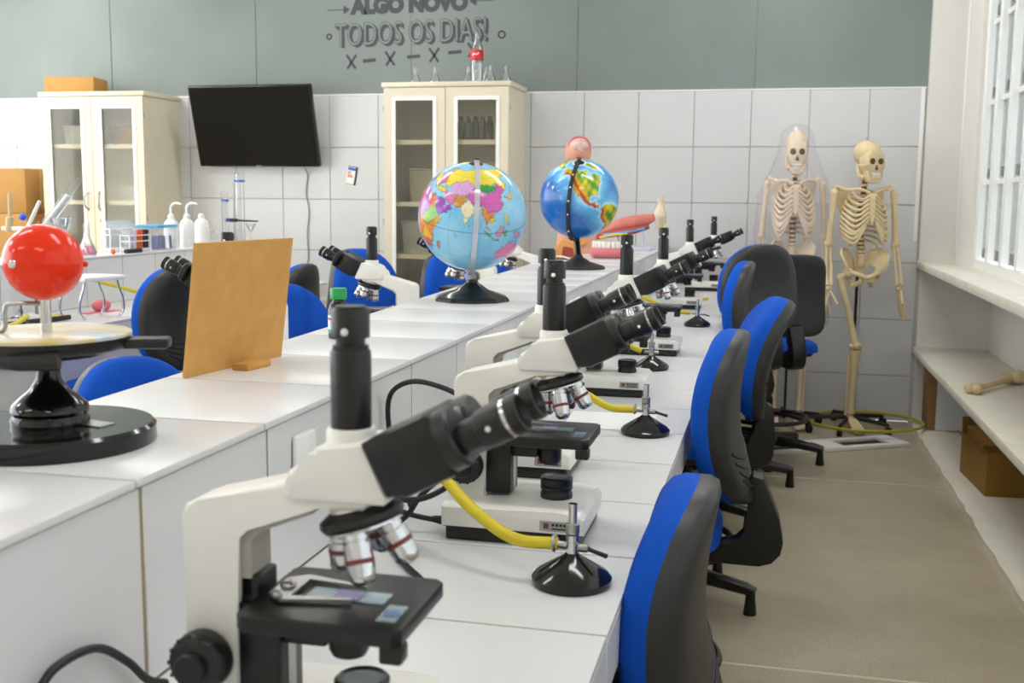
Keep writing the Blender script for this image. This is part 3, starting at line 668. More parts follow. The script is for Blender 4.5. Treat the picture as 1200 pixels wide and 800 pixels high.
# ------------------------------------------------------------------ chairs
def make_chair(square=False, nm='office_chair'):
    t = thing(nm, (0, 0, 0))
    def sup(n, a, b, e): 
        out = []
        for i in range(n):
            th = 2 * PI * i / n; c, s = math.cos(th), math.sin(th)
            out.append((a * abs(c) ** (2 / e) * (1 if c >= 0 else -1), b * abs(s) ** (2 / e) * (1 if s >= 0 else -1)))
        return out
    def cushion(name, m, a, b, e, front, depth_of, place):
        """domed pad: rings of a superellipse; place(u,v,h)->point"""
        q = MB(); N = 44; rings = []
        levels = [(1.0, 0.0), (1.0, 0.4), (0.97, 0.72), (0.9, 0.9), (0.75, 1.0), (0.5, 1.06), (0.25, 1.09)]
        for sc, h in levels: rings.append([q.bm.verts.new(place(x * sc, y * sc, h * front)) for x, y in sup(N, a, b, e)])
        for r1, r2 in zip(rings, rings[1:]):
            for j in range(N): q.bm.faces.new((r1[j], r1[(j + 1) % N], r2[(j + 1) % N], r2[j]))
        c = q.bm.verts.new(place(0, 0, 1.1 * front))
        for j in range(N): q.bm.faces.new((rings[-1][j], rings[-1][(j + 1) % N], c))
        q.bm.faces.new(rings[0][::-1])
        return q.build(name, m, t, ang=50)
    seat = cushion('seat', BLUE, 0.225, 0.23, 3.2, 0.055, None, lambda u, v, h: (u + 0.02, v, 0.545 + h - 0.10 * max(0, u - 0.12) ** 1))
    cushion('seat_shell', BLACKM, 0.205, 0.21, 3.2, -0.03, None, lambda u, v, h: (u + 0.02, v, 0.545 + h))
    zc = 0.845; HH = 0.205; WW = 0.20
    ex = 4.5 if square else 2.5
    def backp(u, v, h):   # u: width, v: height, h: + to the front
        z = zc + v; y = u * (1 - (0.10 if not square else 0.0) * (v / HH))
        x = -0.235 + 0.045 * (1 - (v / HH) ** 2) + 0.012 * (v / HH) + 0.45 * u * u + h
        return (x, y, z)
    cushion('backrest', BLUE, WW, HH, ex, 0.048, None, backp)
    sh = cushion('back_shell', BLACKM if square else DGREY, WW * 1.0, HH * 1.0, ex, -0.044, None, backp)
    if not square:
        for i in range(4):
            v0 = -0.060 - i * 0.024; w_ = 0.165 - i * 0.018
            pts = []
            for k in range(11):
                uu = -w_ + 2 * w_ * k / 10; vv = v0 - 0.035 * (1 - (uu / w_) ** 2)
                rr = min(1, math.sqrt((uu / WW) ** 2 + (vv / HH) ** 2))
                pts.append(backp(uu, vv, -0.044 * np.interp(rr, [0, 0.25, 0.5, 0.75, 0.9, 0.97, 1], [1.1, 1.09, 1.06, 1.0, 0.9, 0.72, 0.4]) - 0.0005))
            MB().tube(pts, 0.0045, 6).build('shell_rib', BLACKM, sh)
    j = MB()
    j.prism([(-0.262, 0.69), (-0.275, 0.705), (-0.298, 0.70), (-0.338, 0.60), (-0.350, 0.545), (-0.345, 0.515), (-0.325, 0.492), (-0.295, 0.482), (0.06, 0.486), (0.06, 0.520), (-0.20, 0.522), (-0.240, 0.532), (-0.262, 0.555), (-0.268, 0.60)], -0.036, 0.036, bev=0.006)
    j.build('back_bracket', BLACK, t)
    MB().box(-0.10, 0.12, -0.07, 0.07, 0.485, 0.522, bev=0.008).build('tilt_mechanism', BLACK, t)
    lv = MB().tube([(0.04, -0.06, 0.50), (0.05, -0.16, 0.50), (0.06, -0.22, 0.495)], [0.005, 0.005, 0.008], 8).build('height_lever', BLACK, t)
    MB().lathe([(0, 0.10), (0.028, 0.10), (0.028, 0.33), (0.022, 0.335), (0.022, 0.49), (0, 0.49)], seg=20).build('gas_lift', BLACK, t)
    rg = MB().torus((0, 0, 0.225), 0.205, 0.012, 48, 8)
    rg = rg.build('foot_ring', BLACK, t)
    for i in range(4):
        a = 2 * PI * (i + 0.5) / 4
        MB().tube([(0.03 * math.cos(a), 0.03 * math.sin(a), 0.25), (0.12 * math.cos(a), 0.12 * math.sin(a), 0.245), (0.205 * math.cos(a), 0.205 * math.sin(a), 0.225)], [0.011, 0.010, 0.009], 8).build('ring_spoke', BLACK, rg)
    MB().lathe([(0, 0.065), (0.045, 0.065), (0.05, 0.075), (0.045, 0.13), (0.032, 0.14), (0, 0.14)], seg=24).build('base_hub', BLACK, t)
    for i in range(5):
        a = 2 * PI * i / 5 + 0.25; c, s = math.cos(a), math.sin(a)
        lg = MB().tube([(0.03 * c, 0.03 * s, 0.105), (0.15 * c, 0.15 * s, 0.10), (0.27 * c, 0.27 * s, 0.085), (0.30 * c, 0.30 * s, 0.078)], [0.030, 0.026, 0.021, 0.016], 10).build('base_leg', BLACK, t)
        MB().lathe([(0, 0), (0.022, 0), (0.021, 0.012), (0.017, 0.05), (0.016, 0.08), (0, 0.08)], (0.285 * c, 0.285 * s, 0), 16).build('glide', BLACK, lg)
    return t
UP = ('seat', 'seat_shell', 'backrest', 'back_shell', 'back_bracket', 'tilt_mechanism', 'height_lever')
ch0 = make_chair(); chs = make_chair(True)
used = {}
def chair(src, bx, by, deg, dz, lb, lean=0):
    """placed by where its backrest stands"""
    o = src if src not in used else copy_tree(src); used[src] = 1
    a = math.radians(deg); o.rotation_euler.z = a
    o.location = (bx + 0.235 * math.cos(a), by + 0.235 * math.sin(a), 0)
    for c in o.children:
        n = c.name.split('.')[0]
        if n in UP: c.location.z = dz
        if lean and n in ('backrest', 'back_shell', 'back_bracket'):
            pv_ = Vector((-0.25, 0, 0.60)); q_ = Matrix.Rotation(-math.radians(lean), 3, 'Y')
            c.rotation_euler.y = -math.radians(lean); c.location = pv_ - q_ @ pv_ + Vector((0, 0, dz))
    return tag(o, lb, 'chair', 'blue and grey laboratory chairs')
chair(ch0, 0.778, -5.50, 180, -0.10, 'blue and grey chair nearest the viewer, cut off by the bottom of the frame')
chair(ch0, 0.795, -4.44, 180, 0.0, 'blue and grey chair second from the viewer along the right bench')
chair(ch0, 0.790, -3.42, 187, 0.0, 'blue chair with a reclined back, third along the right bench', 17)
chair(ch0, 0.775, -2.50, 180, 0.06, 'blue and grey chair tucked in fourth along the right bench')
chair(ch0, 0.835, -1.98, 125, 0.11, 'chair showing its smooth grey back to the viewer, in front of the bagged skeleton')
chair(chs, 0.965, -1.46, 115, 0.04, 'black square-backed chair with a blue pad, farthest on the right beside the skeletons')
chair(ch0, -0.80, -4.55, -22, -0.115, 'blue chair just behind the tellurion, only the top of its pad above the ledge')
chair(ch0, -0.74, -3.75, -15, 0.02, 'blue chair half hidden behind the hardboard sheet')
chair(ch0, -0.86, -2.74, -20, 0.09, 'tall blue chair behind the microscope that faces left')
chair(ch0, -0.73, -1.94, -20, 0.03, 'blue chair behind the political globe base')
chair(ch0, -0.73, -0.95, -15, 0.0, 'small distant blue chair seen between the two globes')
chair(ch0, -1.40, -3.20, 178, 0.03, 'black-backed chair with a blue edge pulled up to the second bench')
chair(ch0, -1.20, -2.43, 180, 0.0, 'black-backed chair behind the hardboard sheet, right of the wash bottles')

# ------------------------------------------------------------------ globes
NA = [(-168,66),(-156,71),(-128,70),(-110,68),(-95,68),(-85,69),(-82,64),(-94,59),(-82,53),(-79,52),(-77,60),(-65,59),(-56,52),(-66,49),(-65,45),(-70,42),(-74,40),(-76,35),(-81,31),(-80,25),(-83,29),(-90,29.5),(-97,27),(-97,20),(-91,18.5),(-87,21),(-88,16),(-83,14),(-83,9),(-78,8.5),(-80,7.5),(-85,10),(-92,14),(-97,16),(-105,20),(-107,25),(-112,30),(-114,31),(-110,23),(-117,33),(-124,41),(-124,48),(-132,55),(-140,60),(-152,59),(-162,55),(-158,59),(-165,62)]
SA = [(-78,8),(-72,12),(-62,10.5),(-52,5),(-50,0),(-35,-6),(-39,-15),(-41,-22),(-48,-26),(-53,-34),(-58,-37),(-65,-42),(-69,-52),(-74,-50),(-73,-38),(-70,-20),(-76,-14),(-81,-5),(-80,1)]
GL = [(-55,82),(-20,82),(-22,70),(-43,60),(-53,66),(-60,76)]
AF = [(-17,15),(-10,30),(0,36),(10,37),(20,32),(32,31),(35,27),(43,12),(51,12),(40,-5),(40,-15),(35,-24),(28,-33),(18,-34),(12,-17),(9,0),(5,5),(-8,4)]
EU = [(-9,37),(-9,43),(-2,44),(-4,48),(4,52),(8,57),(10,54),(20,55),(28,60),(28,70),(15,69),(5,61),(9,58),(16,57),(20,62),(24,60),(28,58),(33,52),(37,47),(30,46),(27,41),(22,37),(18,41),(13,45),(16,38),(10,44),(3,43),(-1,37)]
CTY = [  # (colour, polygon) of the political print
 ('#f3dc4e', [(30,70),(45,68),(60,69),(75,73),(100,77),(115,74),(140,73),(160,70),(180,69),(180,65),(163,60),(156,52),(160,61),(142,59),(135,54),(141,52),(131,43),(130,48),(120,53),(110,49),(98,50),(87,49),(80,51),(70,55),(60,51),(50,51),(48,45),(40,44),(37,47),(33,52),(28,58)]),
 ('#d9a9dc', [(48,47),(50,51),(60,51),(70,55),(80,51),(87,49),(82,45),(80,42),(73,37),(66,37),(60,36),(54,37),(52,42)]),
 ('#d864b4', [(87,49),(91,45),(97,42.5),(105,41.5),(111,43),(116,46),(120,53),(130,48),(131,43),(122,40),(118,38),(122,37),(120,33),(122,30),(117,23.5),(108,21.5),(100,21.5),(98,25),(97,28),(88,28),(80,31),(74,37),(80,42),(82,45)]),
 ('#3aa24c', [(88,49),(98,52),(107,50),(116,50),(119,47),(112,44),(105,42),(97,43),(91,46)]),
 ('#ece4bd', [(68,24),(72,27),(75,32),(78,34),(81,30),(88,27),(96,28),(93,23),(89,22),(85,19),(80,15),(80,12),(77.5,8),(75,13),(73,19),(72,21)]),
 ('#cf9440', [(61,36),(70,37),(75,36),(74,31),(69,24),(62,25),(61,30)]),
 ('#e07fb4', [(45,39),(54,37),(60,36),(61,26),(54,27),(49,30),(46,34)]),
 ('#9a52b4', [(35,30),(46,30),(49,29),(52,24),(56,26),(60,22),(52,16),(44,12.6),(39,21)]),
 ('#e9c63c', [(27,40),(36,42),(44,41),(45,37),(36,36),(28,37)]),
 ('#e88f3c', [(97,27),(100,21),(108,21.5),(106,18),(103,14),(101,13),(99,9),(103,2),(100,5),(98,10),(97,16),(93,20)]),
 ('#e6cf4a', [(103,14),(106,18),(108,21),(106,17),(109,13),(105,9)]),
 ('#58a84c', [(95,5),(104,-2),(106,-6),(100,-1)]), ('#e69ab8', [(109,1),(113,4),(117,7),(119,4),(116,-4),(110,-3)]), ('#58a84c', [(105,-6),(114,-7),(114,-8.5),(106,-7.5)]),
 ('#58a84c', [(119,1),(125,1.5),(121,-1),(123,-5),(120,-5)]), ('#e69ab8', [(131,-1),(141,-2.5),(147,-6),(150,-10),(143,-9),(138,-8)]), ('#e6cf4a', [(120,18),(122,18),(124,13),(126,7),(122,7)]),
 ('#f0b83c', [(130,31),(132,35),(137,37),(140,41),(145,44),(141,38),(140,35),(135,33)]), ('#cc7a3c', [(126,38),(129,37),(129,35),(126,34.5),(125,38)]),
 ('#e87aae', [(114,-22),(122,-18),(130,-12),(136,-12),(136,-16),(140,-17),(142,-11),(146,-19),(153,-27),(150,-37),(144,-38),(138,-35),(131,-31.5),(124,-33),(115,-34)]),
 ('#b9763c', [(44,-17),(50,-15),(47,-25),(44,-24)]), ('#58a84c', [(80,9),(82,7),(80,6)])]
def inside(lon, lat, poly):
    r = np.zeros(lon.shape, bool); n = len(poly)
    for i in range(n):
        x1, y1 = poly[i]; x2, y2 = poly[(i + 1) % n]
        if y1 == y2: continue
        c = ((lat < y1) != (lat < y2)) & (lon < (x2 - x1) * (lat - y1) / (y2 - y1) + x1); r ^= c
    return r
def dist(lon, lat, poly, closed=True):
    dmin = np.full(lon.shape, 1e9); n = len(poly); k = np.cos(np.radians(lat))
    for i in range(n if closed else n - 1):
        x1, y1 = poly[i]; x2, y2 = poly[(i + 1) % n]
        ax, ay = (lon - x1) * k, lat - y1; bx, by = (x2 - x1) * k, y2 - y1
        t = np.clip((ax * bx + ay * by) / (bx * bx + by * by + 1e-9), 0, 1)
        dmin = np.minimum(dmin, np.hypot(ax - t * bx, ay - t * by))
    return dmin
def wob(lon, lat, f, s):
    return (np.sin(lon * f + s) * np.cos(lat * f * 1.3 + s * 2) + np.sin(lon * f * 2.3 + lat * f * 1.7 + s * 3) * 0.6 + np.cos(lat * f * 3.1 - lon * f * 2.9 + s) * 0.4) / 2
def mixc(a, b, t): t = np.clip(t, 0, 1)[..., None]; return a * (1 - t) + b * t
def L3(c): return np.array(lin(c))
def globe_mesh(name, r, style):
    NL, NT = 360, 180
    lon = np.linspace(-180, 180, NL + 1)[:-1]; lat = np.linspace(-90, 90, NT + 1)
    LON, LAT = np.meshgrid(lon, lat)
    lo, la = LON + 1.6 * wob(LON, LAT, 0.45, 1.0), LAT + 1.6 * wob(LON, LAT, 0.5, 2.3)
    col = np.zeros(LON.shape + (3,)); ids = np.zeros(LON.shape, int)
    if style == 'political':
        col[:] = L3('#74bfe6'); col = mixc(col, L3('#a4d8f0')[None, None] * np.ones_like(col), 0.5 + 0.5 * wob(LON, LAT, 0.06, 4))
        pal = ['#e8b63c', '#d864a0', '#8fc050', '#e8873c', '#b07ad0', '#f0d85a', '#d96a5a', '#7fb0d8']
        rnd = random.Random(3); k = 1
        for poly, ns in ((AF, 26), (EU, 18), (NA, 6), (SA, 9), (GL, 1)):
            ins = inside(lo, la, poly); xs = [p[0] for p in poly]; ysn = [p[1] for p in poly]
            seeds = [(rnd.uniform(min(xs), max(xs)), rnd.uniform(min(ysn), max(ysn))) for _ in range(ns)]
            D = np.stack([np.hypot(lo - a, la - b) for a, b in seeds]); who = D.argmin(0)
            for q in range(ns):
                s = ins & (who == q); col[s] = L3(pal[(q * 3 + k) % len(pal)]); ids[s] = k * 40 + q
            k += 1
        for i, (c, poly) in enumerate(CTY):
            s = inside(lo, la, poly); col[s] = L3(c); ids[s] = 1000 + i
        s = la > 82; col[s] = L3('#f2f4f4'); s = la < -72; col[s] = L3('#eef2f4')
        e = np.zeros(ids.shape, bool)
        e |= ids != np.roll(ids, 1, 1); e[1:] |= ids[1:] != ids[:-1]
        col[e] = col[e] * 0.62
        # rivers / fine print specks and the graticule
        rs = np.random.RandomState(5); sp = rs.rand(*ids.shape) < 0.035; sp = sp & np.roll(sp | (rs.rand(*ids.shape) < 0.5), 1, 1)
        col[sp] = col[sp] * 0.5
        gr = (np.abs((LON + 180) % 30) < 0.6) | (np.abs((LAT + 90) % 30 - 0) < 0.6); col[gr] = col[gr] * 0.86
        col[np.abs(LAT) < 0.6] *= 0.6
    else:
        dl = np.full(LON.shape, 1e9); land = np.zeros(LON.shape, bool)
        for poly in (NA, SA, GL, AF, EU) + tuple(p for c, p in CTY):
            s = inside(lo, la, poly); land |= s; dl = np.minimum(dl, dist(lo, la, poly))
        one = np.ones_like(col)
        deep = 0.5 + 0.5 * wob(LON, LAT, 0.07, 1.7) + 0.25 * wob(LON, LAT, 0.16, 0.3)
        oc = mixc(L3('#62b0e2') * one, L3('#2468b4') * one, (dl - 7) / 16 * (0.55 + deep))
        oc = mixc(L3('#a9d9ef') * one, oc, (dl - 1.5) / 3.5)
        v = 0.5 + 0.5 * wob(LON, LAT, 0.14, 0.8)
        ld = mixc(L3('#4f9a34') * one, L3('#e8cf2c') * one, (v - 0.30) / 0.45)
        mt = dist(lo, la, [(-150,62),(-130,57),(-120,48),(-113,40),(-107,32),(-102,22),(-92,15),(-84,10),(-76,3),(-79,-5),(-74,-14),(-69,-20),(-70,-33),(-72,-45)], False)
        mt = np.minimum(mt, dist(lo, la, [(30,38),(50,36),(68,36),(80,32),(100,30)], False))
        ld = mixc(L3('#b8481c') * one, ld, (mt - 1.0) / 4 + 0.35 * (v - 0.5))
        ld = mixc(L3('#efb62a') * one, ld, np.clip((mt - 4) / 6, 0, 1) + 0.0) if False else np.where((mt[..., None] > 2.5) & (mt[..., None] < 8), mixc(L3('#eda526') * one, ld, (mt - 2.5) / 5.5), ld)
        col = np.where(land[..., None], ld, oc)
        cst = land & (dl < 0.7); col[cst] *= 0.75
        s = la > 80; col[s] = L3('#e6f0f4'); s = la < -68; col[s] = L3('#e6f0f4')
        g_ = (np.abs((LON + 180) % 30) < 0.6) | (np.abs((LAT + 90) % 30) < 0.6); col[g_] = col[g_] * 0.92
    ph = np.radians(LAT); th = np.radians(LON)
    P = np.stack([r * np.cos(ph) * np.cos(th), r * np.cos(ph) * np.sin(th), r * np.sin(ph)], -1).reshape(-1, 3)
    idx = np.arange((NT + 1) * NL).reshape(NT + 1, NL); a = idx[:-1]; b = np.roll(a, -1, 1); d = idx[1:]; c = np.roll(d, -1, 1)
    F = np.stack([a, b, c, d], -1).reshape(-1, 4)
    me = bpy.data.meshes.new(name); me.vertices.add(len(P)); me.vertices.foreach_set('co', P.ravel())
    me.loops.add(F.size); me.loops.foreach_set('vertex_index', F.ravel().astype(np.int32))
    me.polygons.add(len(F)); me.polygons.foreach_set('loop_start', np.arange(0, F.size, 4, dtype=np.int32)); me.polygons.foreach_set('loop_total', np.full(len(F), 4, np.int32))
    me.update(); me.validate()
    at = me.color_attributes.new('print', 'FLOAT_COLOR', 'POINT')
    at.data.foreach_set('color', np.concatenate([col.reshape(-1, 3), np.ones((len(P), 1))], 1).astype(np.float32).ravel())
    for p in me.polygons: p.use_smooth = True
    m = bpy.data.materials.new('map_print_' + style); m.use_nodes = True; b_ = m.node_tree.nodes['Principled BSDF']; b_.inputs['Roughness'].default_value = 0.16
    an = m.node_tree.nodes.new('ShaderNodeAttribute'); an.attribute_name = 'print'; m.node_tree.links.new(an.outputs['Color'], b_.inputs['Base Color'])
    me.materials.append(m); return me
def globe(loc, r, zc, style, lat0, lon0, roll, base_r, base_mat, arm_mat, label, arm_ang, base_h):
    t = thing('globe', loc, 0, label, 'globe')
    c = Vector((0, 0, zc))
    to = (CAM - (Vector(loc) + c)).normalized()          # the print that faces the room's near end
    right = Vector((0, 0, 1)).cross(to).normalized(); up = to.cross(right)
    up, right = (up * math.cos(roll) + right * math.sin(roll)), (right * math.cos(roll) - up * math.sin(roll))
    la, lo = math.radians(lat0), math.radians(lon0)
    e0 = Vector((math.cos(la) * math.cos(lo), math.cos(la) * math.sin(lo), math.sin(la)))
    eE = Vector((-math.sin(lo), math.cos(lo), 0)); eN = e0.cross(eE)
    A = Matrix((e0, eE, eN)).transposed(); B = Matrix((to, right, up)).transposed()
    Rm = B @ A.inverted()
    o = meshobj('sphere', globe_mesh('globe_' + style, r, style), t); o.matrix_local = Matrix.Translation(c) @ Rm.to_4x4()
    N = (Rm @ Vector((0, 0, 1))).normalized()
    # half meridian from pole to pole, bulging towards arm direction
    ad = (to * math.cos(arm_ang) + right * math.sin(arm_ang)); ad = (ad - N * ad.dot(N)).normalized()
    pts = []
    for i in range(41):
        a = -PI / 2 + PI * i / 40
        pts.append(c + (N * math.sin(a) + ad * math.cos(a)) * (r * 1.055))
    side = N.cross(ad)
    q = MB(); W = r * 0.045; th = 0.004; rings = []
    for p in pts:
        rad = (p - c).normalized(); rings.append([q.bm.verts.new(p + side * a + rad * b) for a, b in ((-W, -th), (W, -th), (W, th), (-W, th))])
    for r1, r2 in zip(rings, rings[1:]):
        for j in range(4): q.bm.faces.new((r1[j], r1[(j + 1) % 4], r2[(j + 1) % 4], r2[j]))
    q.bm.faces.new(rings[0]); q.bm.faces.new(rings[-1][::-1])
    me_ = q.build('meridian_arm', arm_mat, t)
    if style != 'political':
        for k in (8, 15, 21, 25, 29, 33):
            MB().ball(pts[k] + (pts[k] - c).normalized() * 0.004, r * 0.022, 8, sc=(1, 1, 1)).build('degree_mark', WHITEP, me_)
    for s in (1, -1):
        MB().cyl(c + N * s * r * 0.98, c + N * s * r * 1.09, r * 0.05, seg=16).build('pivot', BLACKG if s > 0 else WHITEP, t)
    MB().lathe([(0.0, r * 0.995), (r * 0.13, r * 0.990), (r * 0.13, r * 0.998), (0, r * 1.004)], c, 24, ax=N).build('polar_cap', BLACKM, t)
    bot = pts[3]
    pb = MB().tube(bez([(0, 0, base_h), (bot.x * 0.4, bot.y * 0.4, base_h + (bot.z - base_h) * 0.35), bot], 6), [0.016 if style == 'political' else 0.014] * 13, 12).build('stem', arm_mat if style == 'political' else BLACKG, t)
    MB().lathe([(0, 0), (base_r, 0), (base_r * 1.0, 0.006), (base_r * 0.93, 0.014), (base_r * 0.45, base_h * 0.55), (base_r * 0.17, base_h * 0.92), (base_r * 0.15, base_h + 0.004), (0, base_h + 0.004)], seg=10 if style == 'political' else 40).build('foot', base_mat, t, ang=25)
    return t
globe((0.012, -4.016, ZL), 0.156, 0.243, 'political', 17, 84, math.radians(4), 0.112, BLACKG, clear('clear_arm', (0.9, 0.92, 0.95), 0.45, (0.88, 0.9, 0.95), 0.08), 'political globe with coloured countries and a clear arm on a black foot', math.radians(4), 0.058)
globe((0.052, -2.45, ZL), 0.168, 0.296, 'physical', 26, -112, math.radians(-1), 0.115, BLACKM, BLACKM, 'physical relief globe with a black arm showing the Americas', math.radians(-14), 0.055)

# ------------------------------------------------------------------ tellurion with the red ball
te = thing('tellurion', (0.022, -5.955, ZL), 0, 'tellurion with a glossy red ball over a printed disc on a black round foot', 'model')
MB().lathe([(0, 0), (0.119, 0), (0.121, 0.003), (0.121, 0.020), (0.117, 0.024), (0, 0.024)], seg=56).build('foot_disc', BLACKG, te)
MB().box(0.035, 0.075, -0.005, 0.020, 0.0242, 0.0256, rot=RZ(-0.2)).build('maker_plate', STEEL, te)
MB().lathe([(0, 0.024), (0.044, 0.024), (0.045, 0.030), (0.042, 0.036), (0.045, 0.041), (0.043, 0.048), (0.034, 0.056), (0.022, 0.066), (0.015, 0.078), (0.0125, 0.094), (0.0125, 0.100), (0, 0.100)], seg=36).build('pedestal', BLACKG, te)
MB().lathe([(0, 0.098), (0.011, 0.098), (0.011, 0.112), (0, 0.112)], seg=20).build('spindle', STEEL, te)
MB().lathe([(0, 0.108), (0.068, 0.108), (0.072, 0.112), (0.092, 0.116), (0.094, 0.120), (0.094, 0.130), (0, 0.130)], seg=48).build('gear_housing', BLACK, te)
MB().box(0.04, 0.135, 0.02, 0.05, 0.114, 0.127, bev=0.004, rot=RZ(0.35)).build('orbit_arm', BLACK, te)
MB().tube([(-0.03, -0.075, 0.112), (0.03, -0.09, 0.112), (0.07, -0.075, 0.112)], 0.010, 8).build('drive_belt', RUBBER, te)
dm = bpy.data.materials.new('disc_print'); dm.use_nodes = True; nt = dm.node_tree; b_ = nt.nodes['Principled BSDF']; b_.inputs['Roughness'].default_value = 0.3
tc = nt.nodes.new('ShaderNodeTexCoord'); ns_ = nt.nodes.new('ShaderNodeTexNoise'); ns_.inputs['Scale'].default_value = 9; rp = nt.nodes.new('ShaderNodeValToRGB')
for p_, c_ in ((0.0, '#d8cfb4'), (0.42, '#dcd6c2'), (0.5, '#d9c27a'), (0.56, '#cfd4dc'), (0.62, '#b7c2cf'), (0.7, '#d8d0bc')):
    e = rp.color_ramp.elements.new(p_); e.color = (*lin(c_), 1)
nt.links.new(tc.outputs['Object'], ns_.inputs['Vector']); nt.links.new(ns_.outputs['Fac'], rp.inputs['Fac']); nt.links.new(rp.outputs['Color'], b_.inputs['Base Color'])
MB().lathe([(0, 0.130), (0.096, 0.130), (0.096, 0.1335), (0.094, 0.1345), (0, 0.1345)], seg=56).build('printed_disc', dm, te)
MB().lathe([(0, 0.134), (0.0065, 0.134), (0.0065, 0.186), (0, 0.186)], seg=16).build('pole', CHROME, te)
MB().tube(bez([(0, 0, 0.168), (-0.03, -0.02, 0.169), (-0.036, -0.025, 0.162), (-0.038, -0.027, 0.138), (-0.06, -0.04, 0.136)], 6), 0.0028, 8).build('wire_pointer', STEEL, te)
rb = MB().ball((0, 0, 0.217), 0.0448, 48).build('red_ball', RED, te)
MB().torus((0, 0, 0.217), 0.0448, 0.0006, 60, 6).build('ball_seam', RED, rb)
MB().lathe([(0, 0), (0.005, 0), (0.005, 0.003), (0.0035, 0.005), (0, 0.005)], (-0.0065, -0.0440, 0.217), 12, ax=(-0.144, -0.987, 0)).build('screw', CHROME, rb)
MB().ball((0.0370, 0.0275, 0.214), 0.0035, 10).build('peg', RED, rb)

# ------------------------------------------------------------------ hardboard sheet, bottle
hb = thing('hardboard_sheet', (-0.034, -5.355, ZL), math.radians(82), 'brown hardboard sheet standing upright on a small wooden block', 'board')
MB().box(-0.140, 0.140, -0.003, 0.003, 0.0, 0.222, rot=RX(0.135)).build('sheet', MDF, hb)
MB().box(-0.035, 0.035, -0.035, -0.004, 0.0, 0.012, bev=0.001).build('foot_block', WOOD, hb)
bo = thing('reagent_bottle', (-0.028, -4.93, ZL), 0, 'dark reagent bottle with a green screw cap and white label', 'bottle')
MB().lathe([(0, 0), (0.021, 0), (0.022, 0.003), (0.022, 0.062), (0.018, 0.072), (0.0125, 0.079), (0.0125, 0.090), (0, 0.090)], seg=28).build('bottle_body', AMBER, bo)
MB().lathe([(0, 0.083), (0.0175, 0.083), (0.0175, 0.104), (0.016, 0.106), (0, 0.106)], seg=28).build('screw_cap', GREENCAP, bo)
lb_ = MB().lathe([(0.0222, 0.012), (0.0224, 0.012), (0.0224, 0.052), (0.0222, 0.052)], seg=28).build('bottle_label', PAPER, bo)
q = MB(); q.lathe([(0.0225, 0.012), (0.0226, 0.013), (0.0226, 0.020)], seg=28); q.lathe([(0.0225, 0.050), (0.0226, 0.050), (0.0226, 0.052)], seg=28); q.build('teal_band', TEAL, lb_)
q = MB(); q.lathe([(0.0226, 0.040), (0.0226, 0.044)], seg=28); q.build('red_print_line', REDP, lb_)

# ------------------------------------------------------------------ cabinets on the back wall
def cabinet(x0, x1, top, shelves, label):
    W = x1 - x0; t = thing('glass_cabinet', ((x0 + x1) / 2, -0.008, 0), 0, label, 'cabinet', 'cream glass-door cabinets')
    h = W / 2; D = 0.44
    for s in (-1, 1): MB().box(min(s * h, s * (h - 0.018)), max(s * h, s * (h - 0.018)), -D, 0, 0, top - 0.03).build('side_panel', CABINET, t)
    MB().box(-h + 0.018, h - 0.018, -0.012, 0, 0, top - 0.03).build('back_panel', CABIN, t)
    MB().box(-h - 0.012, h + 0.012, -D - 0.02, 0, top - 0.03, top, bev=0.003).build('top_board', CABINET, t)
    MB().box(-h + 0.018, h - 0.018, -D, -0.012, 0, 0.08).build('plinth_board', CABINET, t)
    for z in [0.60] + shelves: MB().box(-h + 0.018, h - 0.018, -D + 0.012, -0.012, z - 0.028, z).build('shelf', CABINET, t)
    for s in (-1, 1):
        a, b = (0.002, h - 0.002) if s > 0 else (-h + 0.002, -0.002)
        z0, z1 = 0.085, top - 0.034; fw = 0.058; y0, y1 = -D - 0.018, -D
        gz0 = 0.72
        d = MB().box(a, a + fw, y0, y1, z0, z1).box(b - fw, b, y0, y1, z0, z1).box(a + fw, b - fw, y0, y1, z1 - fw, z1).box(a + fw, b - fw, y0, y1, z0, gz0).build('door', CABINET, t)
        MB().box(a + fw, b - fw, y0 + 0.007, y0 + 0.011, gz0, z1 - fw).build('pane', DOORGLASS, d)
        e = 0.020
        MB().box(a + fw - 0.004, a + fw + e, y0 - 0.004, y0 + 0.006, gz0, z1 - fw).box(b - fw - e, b - fw + 0.004, y0 - 0.004, y0 + 0.006, gz0, z1 - fw).box(a + fw + e, b - fw - e, y0 - 0.004, y0 + 0.006, z1 - fw - e, z1 - fw + 0.004).build('glass_bead', BEAD, d)
        hx = s * 0.042
        MB().tube(bez([(hx, y0, 1.37), (hx + s * 0.010, y0 - 0.028, 1.345), (hx + s * 0.012, y0 - 0.03, 1.31), (hx + s * 0.010, y0 - 0.028, 1.275), (hx, y0, 1.25)], 5), 0.006, 8).build('handle', STEEL, d)
        for z in (0.5, 1.2, top - 0.16): MB().cyl((s * (h + 0.003), y0 + 0.006, z - 0.02), (s * (h + 0.003), y0 + 0.006, z + 0.02), 0.005, seg=8).build('hinge', STEEL, d)
    MB().cyl((0.035, -D - 0.018, 1.18), (0.035, -D - 0.024, 1.18), 0.010, seg=14).build('lock', STEEL, t)
    return t
cabinet(-4.005, -3.228, 2.035, [1.69, 1.313, 0.96], 'cream glass-door cabinet at the left with a cardboard box on top')
cabinet(-1.546, -0.737, 2.064, [1.712, 1.326, 0.994], 'cream glass-door cabinet behind the globes with flasks on top')
cb = thing('cardboard_box', (-3.86, -0.26, 2.035), math.radians(12), 'small closed cardboard box on top of the left cabinet', 'box')
MB().box(-0.17, 0.17, -0.125, 0.125, 0, 0.105, bev=0.002).build('carton', CARD, cb)
